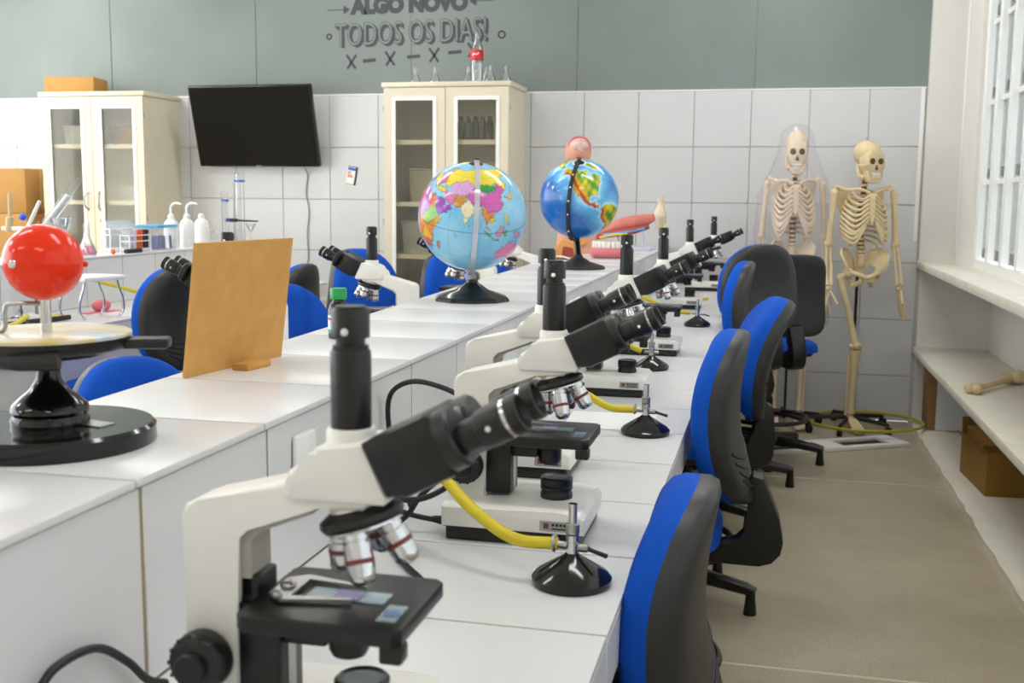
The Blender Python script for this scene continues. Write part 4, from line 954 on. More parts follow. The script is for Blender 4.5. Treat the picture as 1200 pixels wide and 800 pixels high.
for s in (-1, 1): MB().box(-0.168, 0.168, min(s * 0.002, s * 0.124), max(s * 0.002, s * 0.124), 0.105, 0.109).build('flap', CARD, cb)
# things inside the cabinets
for i in range(5):
    b_ = thing('black_bottle', (-1.085 + i * 0.047, -0.30, 1.712), 0, f'black bottle, {("leftmost","second from the left","middle one","fourth from the left","rightmost")[i]} on the top shelf of the cabinet behind the globes', 'bottle', 'black bottles in the cabinet')
    MB().lathe([(0, 0), (0.021, 0), (0.022, 0.004), (0.022, 0.105), (0.016, 0.122), (0.010, 0.130), (0.010, 0.142), (0, 0.142)], seg=20).build('bottle_body', AMBER, b_)
    MB().lathe([(0, 0.134), (0.013, 0.134), (0.013, 0.152), (0, 0.152)], seg=16).build('bottle_cap', BLACKM, b_)
def bin_(x, y, z, w_, d, h, m, lb, cat='box'):
    t = thing('storage_bin', (x, y, z), 0, lb, cat)
    q = MB(); q.prism([(-w_ / 2 * 0.9, 0), (w_ / 2 * 0.9, 0), (w_ / 2, h), (-w_ / 2, h)], -d / 2, d / 2); q.build('tub', m, t)
    MB().box(-w_ / 2 - 0.005, w_ / 2 + 0.005, -d / 2 - 0.005, d / 2 + 0.005, h, h + 0.012, bev=0.003).build('lid', m, t)
BINM = mat('milky_plastic', '#c9cac2', 0.4)
bin_(-3.84, -0.22, 1.69, 0.17, 0.22, 0.12, BINM, 'milky plastic bin on the top shelf of the left cabinet, left door')
bin_(-3.44, -0.22, 1.69, 0.22, 0.22, 0.11, CARDD, 'brown box on the top shelf of the left cabinet, right door')
bin_(-3.44, -0.22, 1.313, 0.20, 0.22, 0.09, BINM, 'milky plastic bin on the middle shelf of the left cabinet')
bin_(-1.32, -0.2, 1.326, 0.22, 0.22, 0.20, mat('pale_carton', '#b9b093', 0.7), 'pale carton on the middle shelf of the cabinet behind the globes')
bin_(-1.36, -0.2, 0.994, 0.24, 0.22, 0.20, BINM, 'milky plastic bin on the lower shelf of the cabinet behind the globes')
bin_(-0.92, -0.2, 1.326, 0.22, 0.22, 0.24, mat('tan_carton', '#c59d62', 0.7), 'tan carton on the middle shelf behind the political globe')
# glassware on the middle cabinet
def flask(name, loc, s, lb, liquid=None, cat='flask', group=None, hh=0.12):
    t = thing(name, loc, 0, lb, cat, group)
    MB().lathe([(0, 0.001), (0.040, 0.001), (0.043, 0.005), (0.041, 0.014), (0.016, 0.070), (0.013, 0.080), (0.013, hh - 0.004), (0.017, hh), (0.0155, hh), (0.0115, hh - 0.006), (0.0115, 0.078), (0.014, 0.069), (0.039, 0.013), (0.038, 0.004), (0, 0.004)], seg=28).build('flask_glass', GLASS, t)
    if liquid: MB().lathe([(0, 0.005), (0.0375, 0.005), (0.0378, 0.014), (0.026, 0.042), (0, 0.042)], seg=28).build('liquid', liquid, t)
    t.scale = (s, s, s); return t
for i, x in enumerate((-1.405, -1.275, -1.055, -0.955, -0.895, -0.81)):
    flask('conical_flask', (x, -0.25 + (0.06 if i == 3 else 0) - (0.06 if i == 4 else 0), 2.064), 0.98, f'clear conical flask on the cabinet behind the globes, {("leftmost","second from the left","third from the left","behind the red-labelled bottle","fifth from the left","rightmost")[i]}', group='conical flasks on the cabinet', hh=0.115)
cbt = thing('drink_bottle', (-0.985, -0.30, 2.064), 0, 'tall clear bottle with a red label upside down among the flasks', 'bottle')
MB().lathe([(0, 0.002), (0.03, 0.002), (0.038, 0.01), (0.040, 0.10), (0.038, 0.13), (0.041, 0.16), (0.041, 0.20), (0.034, 0.235), (0.020, 0.265), (0.014, 0.285), (0.014, 0.30), (0.012, 0.30), (0.012, 0.285), (0.018, 0.264), (0.032, 0.234), (0.039, 0.20), (0.036, 0.13), (0.038, 0.1), (0.036, 0.01), (0, 0.005)], seg=28).build('bottle_glass', GLASS, cbt)
rl = MB().lathe([(0.0415, 0.145), (0.0418, 0.145), (0.0418, 0.205), (0.0405, 0.205)], seg=28).build('red_label', mat('red_label', '#d02a2a', 0.4), cbt)
MB().tube([(-0.02, -0.0375, 0.168), (-0.008, -0.0418, 0.180), (0.006, -0.042, 0.174), (0.022, -0.036, 0.186)], [0.003, 0.005, 0.004, 0.003], 6).build('white_script', WHITEP, rl)

# ------------------------------------------------------------------ television, cable, sticker
tv = thing('television', (-2.573, -0.175, 1.82), 0, 'black flat television tilted forward on the tiled wall', 'television')
ang = math.atan2(0.15, 0.53)
def tvp(mb): return mb.xf(Matrix.Rotation(ang, 4, 'X'))
tvp(MB().box(-0.443, 0.443, -0.012, 0.03, -0.275, 0.275, bev=0.006)).build('bezel', BLACKG, tv)
tvp(MB().box(-0.432, 0.432, -0.0135, -0.0118, -0.262, 0.265)).build('screen', mat('tv_screen', '#0b0b08', 0.2, spec=0.25), tv)
tvp(MB().box(-0.02, 0.02, -0.0145, -0.012, -0.273, -0.265)).build('logo_strip', STEEL, tv)
tvp(MB().box(-0.2, 0.2, 0.03, 0.06, -0.16, 0.12, bev=0.01)).build('rear_housing', BLACKM, tv)
MB().box(-0.05, 0.05, 0.02, 0.165, -0.06, 0.06).build('wall_bracket', BLACKM, tv)
cable('television_cable', [(-2.265, -0.09, 1.57), (-2.26, -0.02, 1.50), (-2.275, -0.014, 1.38), (-2.255, -0.014, 1.25), (-2.27, -0.014, 1.10), (-2.265, -0.014, 0.95), (-2.28, -0.014, 0.85)], 0.004, 'grey cable hanging down the tiles from the television', mat('grey_cable', '#8a8a88', 0.5))
stt = thing('energy_sticker', (-1.945, -0.008, 1.497), 0, 'small white and blue energy sticker on the tiles right of the television', 'sticker')
rot = Matrix.Rotation(math.radians(10), 4, 'Y')
MB().box(-0.032, 0.040, -0.0010, 0, -0.062, 0.062, rot=RY(math.radians(10))).build('backing', BLACKM, stt)
MB().box(-0.034, 0.026, -0.0018, -0.0008, -0.058, 0.058, rot=RY(math.radians(10))).build('sticker_face', PAPER, stt)
MB().box(-0.030, 0.026, -0.0022, -0.0016, 0.035, 0.054).xf(rot).build('blue_header', BLUEP, stt)
for i, m_ in enumerate((GREENCAP, YELLOW, ORANGE, REDP)): MB().box(-0.026, -0.005 + i * 0.006, -0.0022, -0.0016, 0.018 - i * 0.010, 0.025 - i * 0.010).xf(rot).build('rating_bar', m_, stt)

# ------------------------------------------------------------------ cardboard boxes at the far left
for z0, z1, wd, lb in ((0, 0.62, 0.46, 'bottom cardboard box of the stack left of the left cabinet'), (0.62, 1.22, 0.44, 'middle cardboard box of the stack left of the left cabinet'), (1.22, 1.526, 0.42, 'top cardboard box of the stack left of the left cabinet')):
    t = thing('cardboard_box', (-4.10 - wd / 2, -0.35, z0), 0, lb, 'box', 'stacked cardboard boxes')
    MB().box(-wd / 2, wd / 2, -0.18, 0.18, 0.002, z1 - z0 - 0.004, bev=0.002).build('carton', CARD, t)
    for s in (-1, 1): MB().box(-wd / 2 + 0.003, wd / 2 - 0.003, min(s * 0.002, s * 0.178), max(s * 0.002, s * 0.178), z1 - z0 - 0.004, z1 - z0 - 0.001).build('flap', CARD, t)
    MB().box(-wd / 2 - 0.001, wd / 2 + 0.001, -0.025, 0.025, 0.1 * (z1 - z0), z1 - z0 - 0.0005).build('packing_tape', mat('packing_tape', '#c9a56c', 0.3), t)

# ------------------------------------------------------------------ glassware and tubs on the second bench ledge
flask('conical_flask', (-2.40, -2.34, ZL), 1.15, 'conical flask of pink liquid on the second bench ledge', PINKL, hh=0.135)
def wash_bottle(x, y, lb, spout=True):
    t = thing('wash_bottle', (x, y, ZL), 0, lb, 'bottle', 'white plastic bottles on the second bench ledge')
    t.scale = (1.1, 1.1, 1.1)
    MB().lathe([(0, 0), (0.036, 0), (0.038, 0.004), (0.038, 0.115), (0.030, 0.135), (0.016, 0.145), (0, 0.145)], seg=24).build('bottle_body', WHITEP, t)
    MB().lathe([(0, 0.142), (0.017, 0.142), (0.016, 0.165), (0.008, 0.172), (0, 0.172)], seg=20).build('bottle_cap', WHITEP, t)
    if spout: MB().tube(bez([(0, 0, 0.165), (0, 0, 0.205), (0.012, 0, 0.222), (0.035, 0, 0.228), (0.062, 0, 0.222)], 5), [0.006] * 18 + [0.004] * 3, 8).build('spout', WHITEP, t)
wash_bottle(-2.47, -1.44, 'left of the two white wash bottles with bent spouts')
wash_bottle(-2.44, -1.32, 'right of the two white wash bottles with bent spouts')
wash_bottle(-2.43, -1.17, 'plain white bottle without a spout, right of the wash bottles', False)
bx_ = thing('plastic_tub', (-2.43, -1.67, ZL), math.radians(90), 'clear plastic tub with a sky-blue lid full of indigo-capped tubes', 'tub')
MB().prism([(-0.085, 0), (0.085, 0), (0.095, 0.12), (-0.095, 0.12)], -0.07, 0.07).build('tub_body', CLEARP, bx_)
MB().box(-0.100, 0.100, -0.076, 0.076, 0.12, 0.134, bev=0.004).build('lid', LID, bx_)
for i in range(9):
    MB().cyl((-0.07 + 0.017 * i, -0.05 + 0.02 * (i % 4), 0.004), (-0.07 + 0.017 * i + random.uniform(-0.012, 0.012), -0.05 + 0.02 * (i % 4), 0.075), 0.007, seg=8).build('capped_tube', INDIGO, bx_)
def rack(x, y, lb, nx, m_t, h, dz=0.0, nm='test_tube_rack'):
    t = thing(nm, (x, y, ZL), math.radians(90), lb, 'rack')
    L = nx * 0.028
    for z in (0.012, 0.055 + dz, 0.085 + dz): MB().box(-L / 2, L / 2, -0.028, 0.028, z, z + 0.005).build('rack_shelf', WHITEP, t)
    for s in (-1, 1):
        for y in (-0.026, 0.026): MB().cyl((s * (L / 2 + 0.001), y, 0), (s * (L / 2 + 0.001), y, 0.090 + dz), 0.0035, seg=8).build('rack_post', WHITEP, t)
    for i in range(nx):
        for j in (-0.013, 0.013):
            tt = MB().lathe([(0, 0.018), (0.008, 0.022), (0.009, h - 0.015), (0, h - 0.015)], (-L / 2 + 0.014 + i * 0.028, j, 0), 10).build('test_tube', m_t[i % len(m_t)] if i < len(m_t) else m_t[-1], t)
            MB().lathe([(0, h - 0.016), (0.0105, h - 0.016), (0.0105, h), (0, h)], (-L / 2 + 0.014 + i * 0.028, j, 0), 10).build('tube_cap', m_t[i % len(m_t)], tt)
rack(-2.36, -1.98, 'white test tube rack with orange and dark capped tubes beside the blue-lidded tub', 7, [CLEARP, CLEARP, LILAC, ORANGE, ORANGE, PURPLE, PURPLE], 0.115)
rack(-2.50, -1.92, 'tall rack of clear test tubes behind the white rack', 8, [CLEARP], 0.16, 0.03)
rack(-2.50, -0.98, 'white tube rack right of the plain white bottle', 5, [WHITEP], 0.09)
tag(MB().cyl((-2.325, -2.13, ZL + 0.011), (-2.325, -1.99, ZL + 0.011), 0.011, seg=14).build('black_tube', BLACKM), 'short black tube lying in front of the white test tube rack', 'tube')
tag(MB().ball((-2.35, -2.20, ZL + 0.013), 0.013, 14).build('orange_stopper', ORANGE), 'small round orange stopper beside the pink flask', 'stopper')
def gcyl(x, y, h, r, lb):
    t = thing('graduated_cylinder', (x, y, ZL), 0, lb, 'cylinder', 'graduated cylinders')
    MB().lathe([(0, 0.008), (r, 0.008), (r, h), (r * 1.15, h + 0.004), (r * 1.0, h + 0.004), (r - 0.002, h - 0.004), (r - 0.002, 0.012), (0, 0.012)], seg=24).build('glass_tube', GLASS, t)
    MB().lathe([(0, 0), (r * 2.0, 0), (r * 2.0, 0.006), (r, 0.014), (0, 0.014)], seg=6).build('hex_foot', CLEARP, t)
    MB().lathe([(r * 1.02, h - 0.05), (r * 1.35, h - 0.05), (r * 1.35, h - 0.038), (r * 1.02, h - 0.038)], seg=6).build('guard_ring', BLUEP, t)
    return t
gcyl(-2.42, -0.90, 0.31, 0.020, 'left shorter graduated cylinder with a blue guard ring')
gcyl(-2.37, -0.80, 0.43, 0.028, 'tallest graduated cylinder with a blue guard ring')
rs = thing('retort_stand', (-2.36, -0.90, ZL), 0, 'retort stand with a horizontal clamp between the graduated cylinders', 'stand')
MB().box(-0.06, 0.06, -0.045, 0.045, 0, 0.012, bev=0.003).build('stand_base', BLACKM, rs)
MB().cyl((0, 0, 0.01), (0, 0, 0.37), 0.005, seg=10).build('rod', STEEL, rs)
MB().box(-0.03, 0.02, -0.012, 0.012, 0.135, 0.158, bev=0.003).build('boss_head', BLACKM, rs)
MB().ball((-0.045, 0, 0.147), 0.012, 10).build('clamp_knob', BLUEP, rs)
MB().tube([(0.0, 0, 0.147), (0.08, 0.0, 0.144), (0.16, 0.0, 0.142)], [0.005, 0.006, 0.004], 8).build('clamp_arm', BLACKM, rs)
MB().lathe([(0, 0.0), (0.004, 0.005), (0.004, 0.04), (0.035, 0.10), (0.033, 0.10), (0.003, 0.042), (0, 0.04)], (0.11, 0, 0.03), 20).build('funnel', GLASS, rs)

# on the second bench top
ws = thing('white_stand', (-1.99, -2.93, ZB), math.radians(75), 'white plastic plate on bent chrome legs on the second bench', 'stand')
MB().prism([(-0.11, -0.10), (0.11, -0.10), (0.12, -0.06), (0.11, 0.04), (0.07, 0.10), (-0.07, 0.10), (-0.11, 0.04), (-0.12, -0.06)], 0.165, 0.185, axis='z', bev=0.006).build('plate', WHITEP, ws)
for s in (-1, 1):
    for y in (-0.07, 0.05): MB().tube(bez([(s * 0.085, y, 0.168), (s * 0.095, y, 0.13), (s * 0.115, y, 0.08), (s * 0.115, y, 0.03), (s * 0.09, y, 0.005)], 5), 0.006, 10).build('leg', CHROME, ws)
pkm = thing('pink_model', (-2.10, -2.70, ZB), math.radians(80), 'pink rubber lump on a flat pink sheet under the white plate stand', 'model')
MB().prism([(-0.10, -0.03), (0.10, -0.035), (0.11, 0.03), (-0.09, 0.035)], 0.0, 0.004, axis='z').build('sheet', PINKF, pkm)
MB().ball((0.01, 0, 0.030), 0.028, 18, sc=(1.9, 1.0, 1.0)).build('lump', mat('rose_rubber', '#d9727a', 0.6), pkm)
ycl = thing('yellow_cloth', (-2.13, -2.98, ZB), 0.3, 'small folded yellow cloth on the second bench', 'cloth')
MB().box(-0.05, 0.05, -0.06, 0.06, 0, 0.008, bev=0.003).build('lower_fold', YELLOW, ycl); MB().box(-0.045, 0.048, -0.055, 0.03, 0.008, 0.016, bev=0.003).build('upper_fold', YELLOW, ycl)
tag(MB().tube([(-2.10, -3.34, ZB + 0.013), (-2.05, -3.22, ZB + 0.013), (-2.03, -3.02, ZB + 0.013)], [0.010, 0.014, 0.010], 10, flat=0.8).build('black_torch', BLACKM), 'black rod-shaped torch lying on the second bench behind the burner', 'torch')
# angled glass tube and clips held on a balance stand behind the red ball
ts = thing('tube_stand', (-2.19, -3.02, ZB), math.radians(14), 'laboratory stand holding angled glass tubes, blue knobs showing above the red ball', 'stand')
MB().box(-0.06, 0.06, -0.06, 0.06, 0, 0.02, bev=0.004).build('stand_base', WHITEP, ts)
MB().cyl((0, 0, 0.02), (0, 0, 0.40), 0.007, seg=12).build('rod', STEEL, ts)
MB().box(-0.13, 0.10, -0.010, 0.010, 0.375, 0.392, bev=0.003).build('cross_bar', WHITEP, ts)
for p0, p1, m_ in (((-0.12, 0, 0.382), (-0.17, 0, 0.384), BLUEP), ((-0.02, 0, 0.41), (-0.035, -0.01, 0.432), BLUEP)):
    MB().ball(p1, 0.016, 12).build('clamp_knob', m_, ts)
MB().tube([(0.03, 0, 0.37), (0.12, 0, 0.480), (0.155, 0, 0.525), (0.16, 0, 0.531), (0.21, 0, 0.595)], [0.020, 0.020, 0.020, 0.011, 0.011], 14).build('glass_tube', GLASS, ts)
MB().tube([(0.035, 0, 0.376), (0.155, 0, 0.525)], 0.011, 10).build('white_core', WHITEP, ts)
MB().tube([(-0.02, 0, 0.39), (0.035, 0, 0.50)], [0.009, 0.007], 10).build('white_rod', WHITEP, ts)
MB().tube([(-0.10, 0, 0.37), (-0.095, 0, 0.43), (-0.093, 0, 0.435), (-0.09, 0, 0.53)], [0.016, 0.016, 0.008, 0.008], 10).build('wooden_holder', mat('pale_wood', '#cdb68c', 0.6), ts)
MB().torus((0.045, 0, 0.392), 0.024, 0.005, 20, 6, rot=RY(0.9)).build('red_clip', mat('red_clip', '#a5231f', 0.4), ts)
MB().lathe([(0, 0.30), (0.022, 0.30), (0.024, 0.36), (0.030, 0.385), (0.046, 0.43), (0.044, 0.43), (0.026, 0.38), (0, 0.37)], (0.11, 0.02, 0), 20).build('funnel', CLEARP, ts)

# ------------------------------------------------------------------ skeletons
def skeleton(loc, rz, label, bone, head_turn=0.0, legs=(-1, 1), foot_z=0.05, hand_swing=0.0, leg_in=0.0):
    """faces -y; side s=-1 is image left"""
    t = thing('skeleton', loc, rz, label, 'skeleton')
    Z = foot_z
    def P(name, m=None, parent=None): return lambda mb: mb.build(name, m or bone, parent or t)
    # skull
    q = MB()
    q.ball((0, 0.014, 1.600), 0.074, 28, sc=(0.94, 1.2, 0.97))
    q.prism([(-0.054, 1.51), (-0.064, 1.545), (-0.060, 1.585), (-0.04, 1.61), (0.04, 1.61), (0.060, 1.585), (0.064, 1.545), (0.054, 1.51), (0.036, 1.472), (-0.036, 1.472)], -0.078, 0.0, bev=0.012)
    q.box(-0.066, -0.050, -0.07, 0.0, 1.522, 1.536, bev=0.004); q.box(0.050, 0.066, -0.07, 0.0, 1.522, 1.536, bev=0.004)
    Rm = Matrix.Translation((0, 0.01, 0)) @ Matrix.Rotation(head_turn, 4, 'Z') @ Matrix.Translation((0, -0.01, 0))
    sk_ = q.xf(Rm).build('skull', bone, t, ang=60)
    for s in (-1, 1): MB().ball((s * 0.029, -0.076, 1.553), 0.0205, 14, sc=(1, 0.45, 0.88)).xf(Rm).build('eye_socket', SOCKET, sk_)
    MB().prism([(-0.012, 1.505), (0.012, 1.505), (0.0, 1.533)], -0.0815, -0.070).xf(Rm).build('nose_hollow', SOCKET, sk_)
    q = MB()
    for i in range(10): q.box(-0.029 + i * 0.0058, -0.0240 + i * 0.0058, -0.083, -0.074, 1.474, 1.488, bev=0.001, seg=1)
    q.xf(Rm).build('upper_teeth', TOOTH, sk_)
    q = MB(); q.prism([(-0.050, 1.50), (-0.056, 1.475), (-0.040, 1.440), (-0.022, 1.430), (0.022, 1.430), (0.040, 1.440), (0.056, 1.475), (0.050, 1.50), (0.036, 1.464), (-0.036, 1.464)], -0.076, -0.028, bev=0.006)
    for s in (-1, 1): q.tube([(s * 0.047, -0.035, 1.46), (s * 0.056, 0.0, 1.475), (s * 0.058, 0.012, 1.515), (s * 0.058, 0.012, 1.535)], [0.014, 0.014, 0.011, 0.009], 8)
    jw = q.xf(Rm).build('jaw', bone, t)
    q = MB()
    for i in range(9): q.box(-0.026 + i * 0.0058, -0.0212 + i * 0.0058, -0.085, -0.076, 1.462, 1.472, bev=0.001, seg=1)
    q.xf(Rm).build('lower_teeth', TOOTH, jw)
    # spine: every vertebra a piece, dark discs between
    sp = [(0, 0.02, 1.53), (0, 0.03, 1.40), (0, 0.06, 1.30), (0, 0.065, 1.20), (0, 0.04, 1.10), (0, 0.015, 1.02), (0, 0.03, 0.97)]
    cur = bez(sp, 12); tot = 23
    ds = MB().tube(cur, interp([0.015, 0.015, 0.016, 0.018, 0.020, 0.021, 0.020], len(cur)), 10).build('spinal_discs', CART, t)
    for i in range(tot):
        f = i / (tot - 1) * (len(cur) - 1); k = int(f); p = cur[k].lerp(cur[min(k + 1, len(cur) - 1)], f - k)
        r = 0.020 + 0.008 * i / tot; hh = 0.0062 + 0.0022 * i / tot
        v = MB().lathe([(0, -hh), (r, -hh), (r * 0.88, 0), (r, hh), (0, hh)], p, 12)
        v.tube([(p.x, p.y, p.z), (p.x, p.y + 0.035, p.z - 0.012)], [0.008, 0.004], 6)
        v.tube([(p.x - 0.028, p.y + 0.012, p.z), (p.x + 0.028, p.y + 0.012, p.z)], 0.005, 6)
        v.build('vertebra', bone, t)
    # rib cage
    MB().prism([(-0.022, 1.375), (0.022, 1.375), (0.016, 1.345), (0.018, 1.25), (0.010, 1.215), (0.0, 1.195), (-0.010, 1.215), (-0.018, 1.25), (-0.016, 1.345)], -0.098, -0.088, bev=0.002).build('sternum', bone, t)
    for s in (-1, 1):
        for i in range(12):
            z0 = 1.395 - i * 0.026; wd = (0.062, 0.088, 0.106, 0.117, 0.124, 0.129, 0.132, 0.132, 0.129, 0.121, 0.10, 0.085)[i]
            dep = 0.075 + 0.03 * min(i, 6) / 6
            ze = z0 - 0.025 - 0.010 * i if i < 7 else z0 - 0.10
            pts = [(s * 0.018, 0.062, z0), (s * wd * 0.6, 0.085, z0 + 0.002), (s * wd, 0.03, z0 - 0.018), (s * wd * 0.98, -0.03, z0 - 0.045)]
            if i < 7: pts += [(s * wd * 0.66, -0.078, (z0 - 0.055 + ze) / 2 - 0.012), (s * 0.018, -0.093, max(1.21, 1.365 - i * 0.024))]
            elif i < 10: pts += [(s * wd * 0.72, -0.075, z0 - 0.068), (s * wd * 0.45, -0.088, z0 - 0.045 + 0.012 * (i - 6)), (s * 0.025, -0.090, 1.215)]
            MB().tube(bez(pts, 5), 0.0082, 7, flat=1.0).build('rib', bone, t)
        MB().tube(bez([(s * 0.018, -0.090, 1.378), (s * 0.07, -0.075, 1.398), (s * 0.12, -0.02, 1.395), (s * 0.165, 0.01, 1.41)], 5), [0.009] + [0.0075] * 14 + [0.009], 8).build('clavicle', bone, t)
        q = MB(); q.prism([(s * 0.055, 1.385), (s * 0.15, 1.395), (s * 0.155, 1.36), (s * 0.115, 1.27), (s * 0.085, 1.235), (s * 0.06, 1.30)], 0.088, 0.098, bev=0.002)
        q.tube([(s * 0.06, 0.10, 1.365), (s * 0.13, 0.09, 1.40), (s * 0.170, 0.03, 1.415)], [0.006, 0.008, 0.010], 8)
        q.build('scapula', bone, t)
        sh = Vector((s * 0.180, 0.02, 1.375)); el = Vector((s * 0.205, 0.02 + hand_swing * 0.3, 1.085)); wr_ = Vector((s * 0.215, -0.04 + hand_swing, 0.855))
        q = MB(); q.ball(sh, 0.024, 14); L_ = [sh.lerp(el, f) for f in (0, 0.12, 0.5, 0.85, 1)]
        q.tube(L_, [0.024, 0.018, 0.0155, 0.018, 0.023], 10); q.ball(el, 0.023, 10, sc=(1.3, 0.9, 0.9)); q.build('humerus', bone, t)
        for o_, nm in ((0.010, 'radius'), (-0.010, 'ulna')):
            a = el + Vector((s * o_, 0, -0.016)); b = wr_ + Vector((s * o_ * 1.2, 0, 0))
            MB().tube([a, a.lerp(b, 0.1), a.lerp(b, 0.5) + Vector((s * o_ * 0.5, 0, 0)), b], [0.014, 0.010, 0.0085, 0.013], 8).build(nm, bone, t)
        hd = MB(); hd.ball(wr_ + Vector((0, 0, -0.018)), 0.020, 10, sc=(1.1, 0.7, 0.8))
        for k in range(5):
            off = (k - 2) * 0.012; ln = (0.07, 0.155, 0.17, 0.16, 0.135)[k] if s > 0 else (0.07, 0.155, 0.17, 0.16, 0.135)[k]
            b0 = wr_ + Vector((s * 0.0, off * 1.0, -0.03)); d = Vector((s * 0.04 * (1 if k else -0.5), off * 1.2 - (0.04 if k == 0 else 0), -ln))
            n_ = 4 if k else 3
            hd.tube([b0 + d * (j / (2 * n_)) for j in range(2 * n_ + 1)], [0.0078 if j % 2 == 0 else 0.0056 for j in range(2 * n_ + 1)], 7)
        hd.build('hand', bone, t)
        # pelvis half
    pv = MB()
    for s in (-1, 1):
        outer = [(0.03, 0.05, 1.00), (0.075, 0.055, 1.055), (0.12, 0.02, 1.06), (0.142, -0.025, 1.03), (0.128, -0.05, 0.985), (0.105, -0.045, 0.945)]
        inner = [(0.03, 0.055, 0.95), (0.05, 0.045, 0.965), (0.070, 0.03, 0.965), (0.080, 0.005, 0.955), (0.080, -0.015, 0.945), (0.078, -0.025, 0.935)]
        A = [pv.bm.verts.new((s * x, y, z)) for x, y, z in outer]; B = [pv.bm.verts.new((s * x, y, z)) for x, y, z in inner]
        A2 = [pv.bm.verts.new((s * (x + 0.008), y - 0.008, z - 0.004)) for x, y, z in outer]; B2 = [pv.bm.verts.new((s * (x + 0.008), y - 0.006, z - 0.006)) for x, y, z in inner]
        for i in range(5):
            pv.bm.faces.new((A[i], A[i + 1], B[i + 1], B[i])); pv.bm.faces.new((A2[i], B2[i], B2[i + 1], A2[i + 1])); pv.bm.faces.new((A[i], A2[i], A2[i + 1], A[i + 1]))
            pv.bm.faces.new((B[i], B[i + 1], B2[i + 1], B2[i]))
        pv.tube([(s * x, y, z) for x, y, z in outer], 0.008, 8)
        pv.ball((s * 0.092, -0.015, 0.925), 0.030, 14)
        pv.tube(bez([(s * 0.085, -0.03, 0.93), (s * 0.045, -0.065, 0.915), (0, -0.07, 0.90)], 4), [0.013] * 9, 8)
        pv.tube(bez([(s * 0.085, 0.0, 0.905), (s * 0.065, 0.0, 0.865), (s * 0.05, -0.02, 0.855), (s * 0.02, -0.06, 0.885)], 4), [0.014] * 13, 8)
    pv.prism([(-0.045, 1.0), (0.045, 1.0), (0.012, 0.90), (-0.012, 0.90)], 0.03, 0.055, bev=0.006)
    pv.build('pelvis', bone, t)
    for s in legs:
        hp = Vector((s * (0.105 - leg_in * 0.25), -0.015, 0.92)); kn = Vector((s * (0.085 - leg_in), -0.02, 0.505)); an = Vector((s * (0.085 - leg_in), 0.0, 0.105))
        gt_ = hp + Vector((s * 0.045, 0.01, -0.02))
        q = MB(); q.ball(hp, 0.024, 14); q.tube([hp, gt_, gt_ + Vector((0, 0, -0.03))], [0.014, 0.021, 0.017], 10)
        q.tube([gt_, gt_.lerp(kn, 0.15), gt_.lerp(kn, 0.5) + Vector((0, -0.012, 0)), gt_.lerp(kn, 0.88), kn], [0.024, 0.020, 0.0175, 0.021, 0.030], 12)
        q.ball(kn + Vector((-0.018, 0.005, -0.005)), 0.023, 10); q.ball(kn + Vector((0.018, 0.005, -0.005)), 0.023, 10); q.build('femur', bone, t)
        MB().ball(kn + Vector((0, -0.034, 0.0)), 0.019, 12, sc=(1, 0.55, 1.1)).build('patella', bone, t)
        a = kn + Vector((0, 0, -0.04)); q = MB(); q.tube([a + Vector((0, 0, 0.012)), a + Vector((0, 0, -0.015)), a.lerp(an, 0.2), a.lerp(an, 0.55), a.lerp(an, 0.9), an], [0.034, 0.031, 0.021, 0.0165, 0.017, 0.023], 12); q.build('tibia', bone, t)
        b = kn + Vector((s * 0.034, 0.015, -0.06)); MB().tube([b, b.lerp(an + Vector((s * 0.028, 0.008, -0.01)), 0.5), an + Vector((s * 0.028, 0.008, -0.012))], [0.010, 0.0065, 0.010], 8).build('fibula', bone, t)
        q = MB(); q.ball(an + Vector((0, 0.005, -0.028)), 0.026, 12, sc=(0.9, 1.2, 0.8)); q.tube([an + Vector((0, 0.0, -0.03)), an + Vector((0, 0.05, -0.055)), an + Vector((0, 0.062, -0.066))], [0.020, 0.022, 0.014], 10)
        for k in range(5):
            off = (k - 2) * 0.013
            q.tube([an + Vector((off * 0.7, -0.02, -0.035)), an + Vector((off, -0.07, -0.052)), an + Vector((off * 1.1, -0.12, -0.075)), an + Vector((off * 1.15, -0.165 + 0.012 * abs(k - 1), -0.086))], [0.011, 0.0075, 0.008, 0.006], 7)
        q.build('foot', bone, t)
    # stand
    st = MB(); st.cyl((0, 0.06, 0.04), (0, 0.06, 1.02), 0.009, seg=12); st.tube([(0, 0.06, 1.0), (0, 0.03, 1.02)], 0.008, 8)
    st.build('stand_pole', BLACKM, t)
    MB().cyl((0, 0.02, 1.62), (0, 0.02, 1.665 + 0.02), 0.006, seg=8).build('hanging_hook', STEEL, t)
    for i in range(5):
        a = 2 * PI * i / 5 + 0.3; c, s2 = math.cos(a), math.sin(a)
        lg = MB().tube([(0, 0.06, 0.075), (0.14 * c, 0.06 + 0.14 * s2, 0.068), (0.25 * c, 0.06 + 0.25 * s2, 0.058)], [0.016, 0.013, 0.011], 8).build('stand_leg', BLACKM, t)
        MB().cyl((0.25 * c - 0.012 * s2, 0.06 + 0.25 * s2 + 0.012 * c, 0.024), (0.25 * c + 0.012 * s2, 0.06 + 0.25 * s2 - 0.012 * c, 0.024), 0.024, seg=14).build('caster', RUBBER, lg)
    return t
s2_ = skeleton((1.375, -0.38, 0.0), math.radians(20), 'yellowish one-legged skeleton on a black stand in the corner', BONE, head_turn=math.radians(14), legs=(-1,), leg_in=0.06)
s2_.scale = (1.0, 1.0, 1.02)
s1_ = skeleton((0.975, -0.38, 0.0), math.radians(4), 'pale pinkish skeleton wrapped in a clear plastic bag behind the chairs', BONE2, legs=(-1, 1), hand_swing=0.0)
s1_.scale = (0.88, 1.0, 1.055)
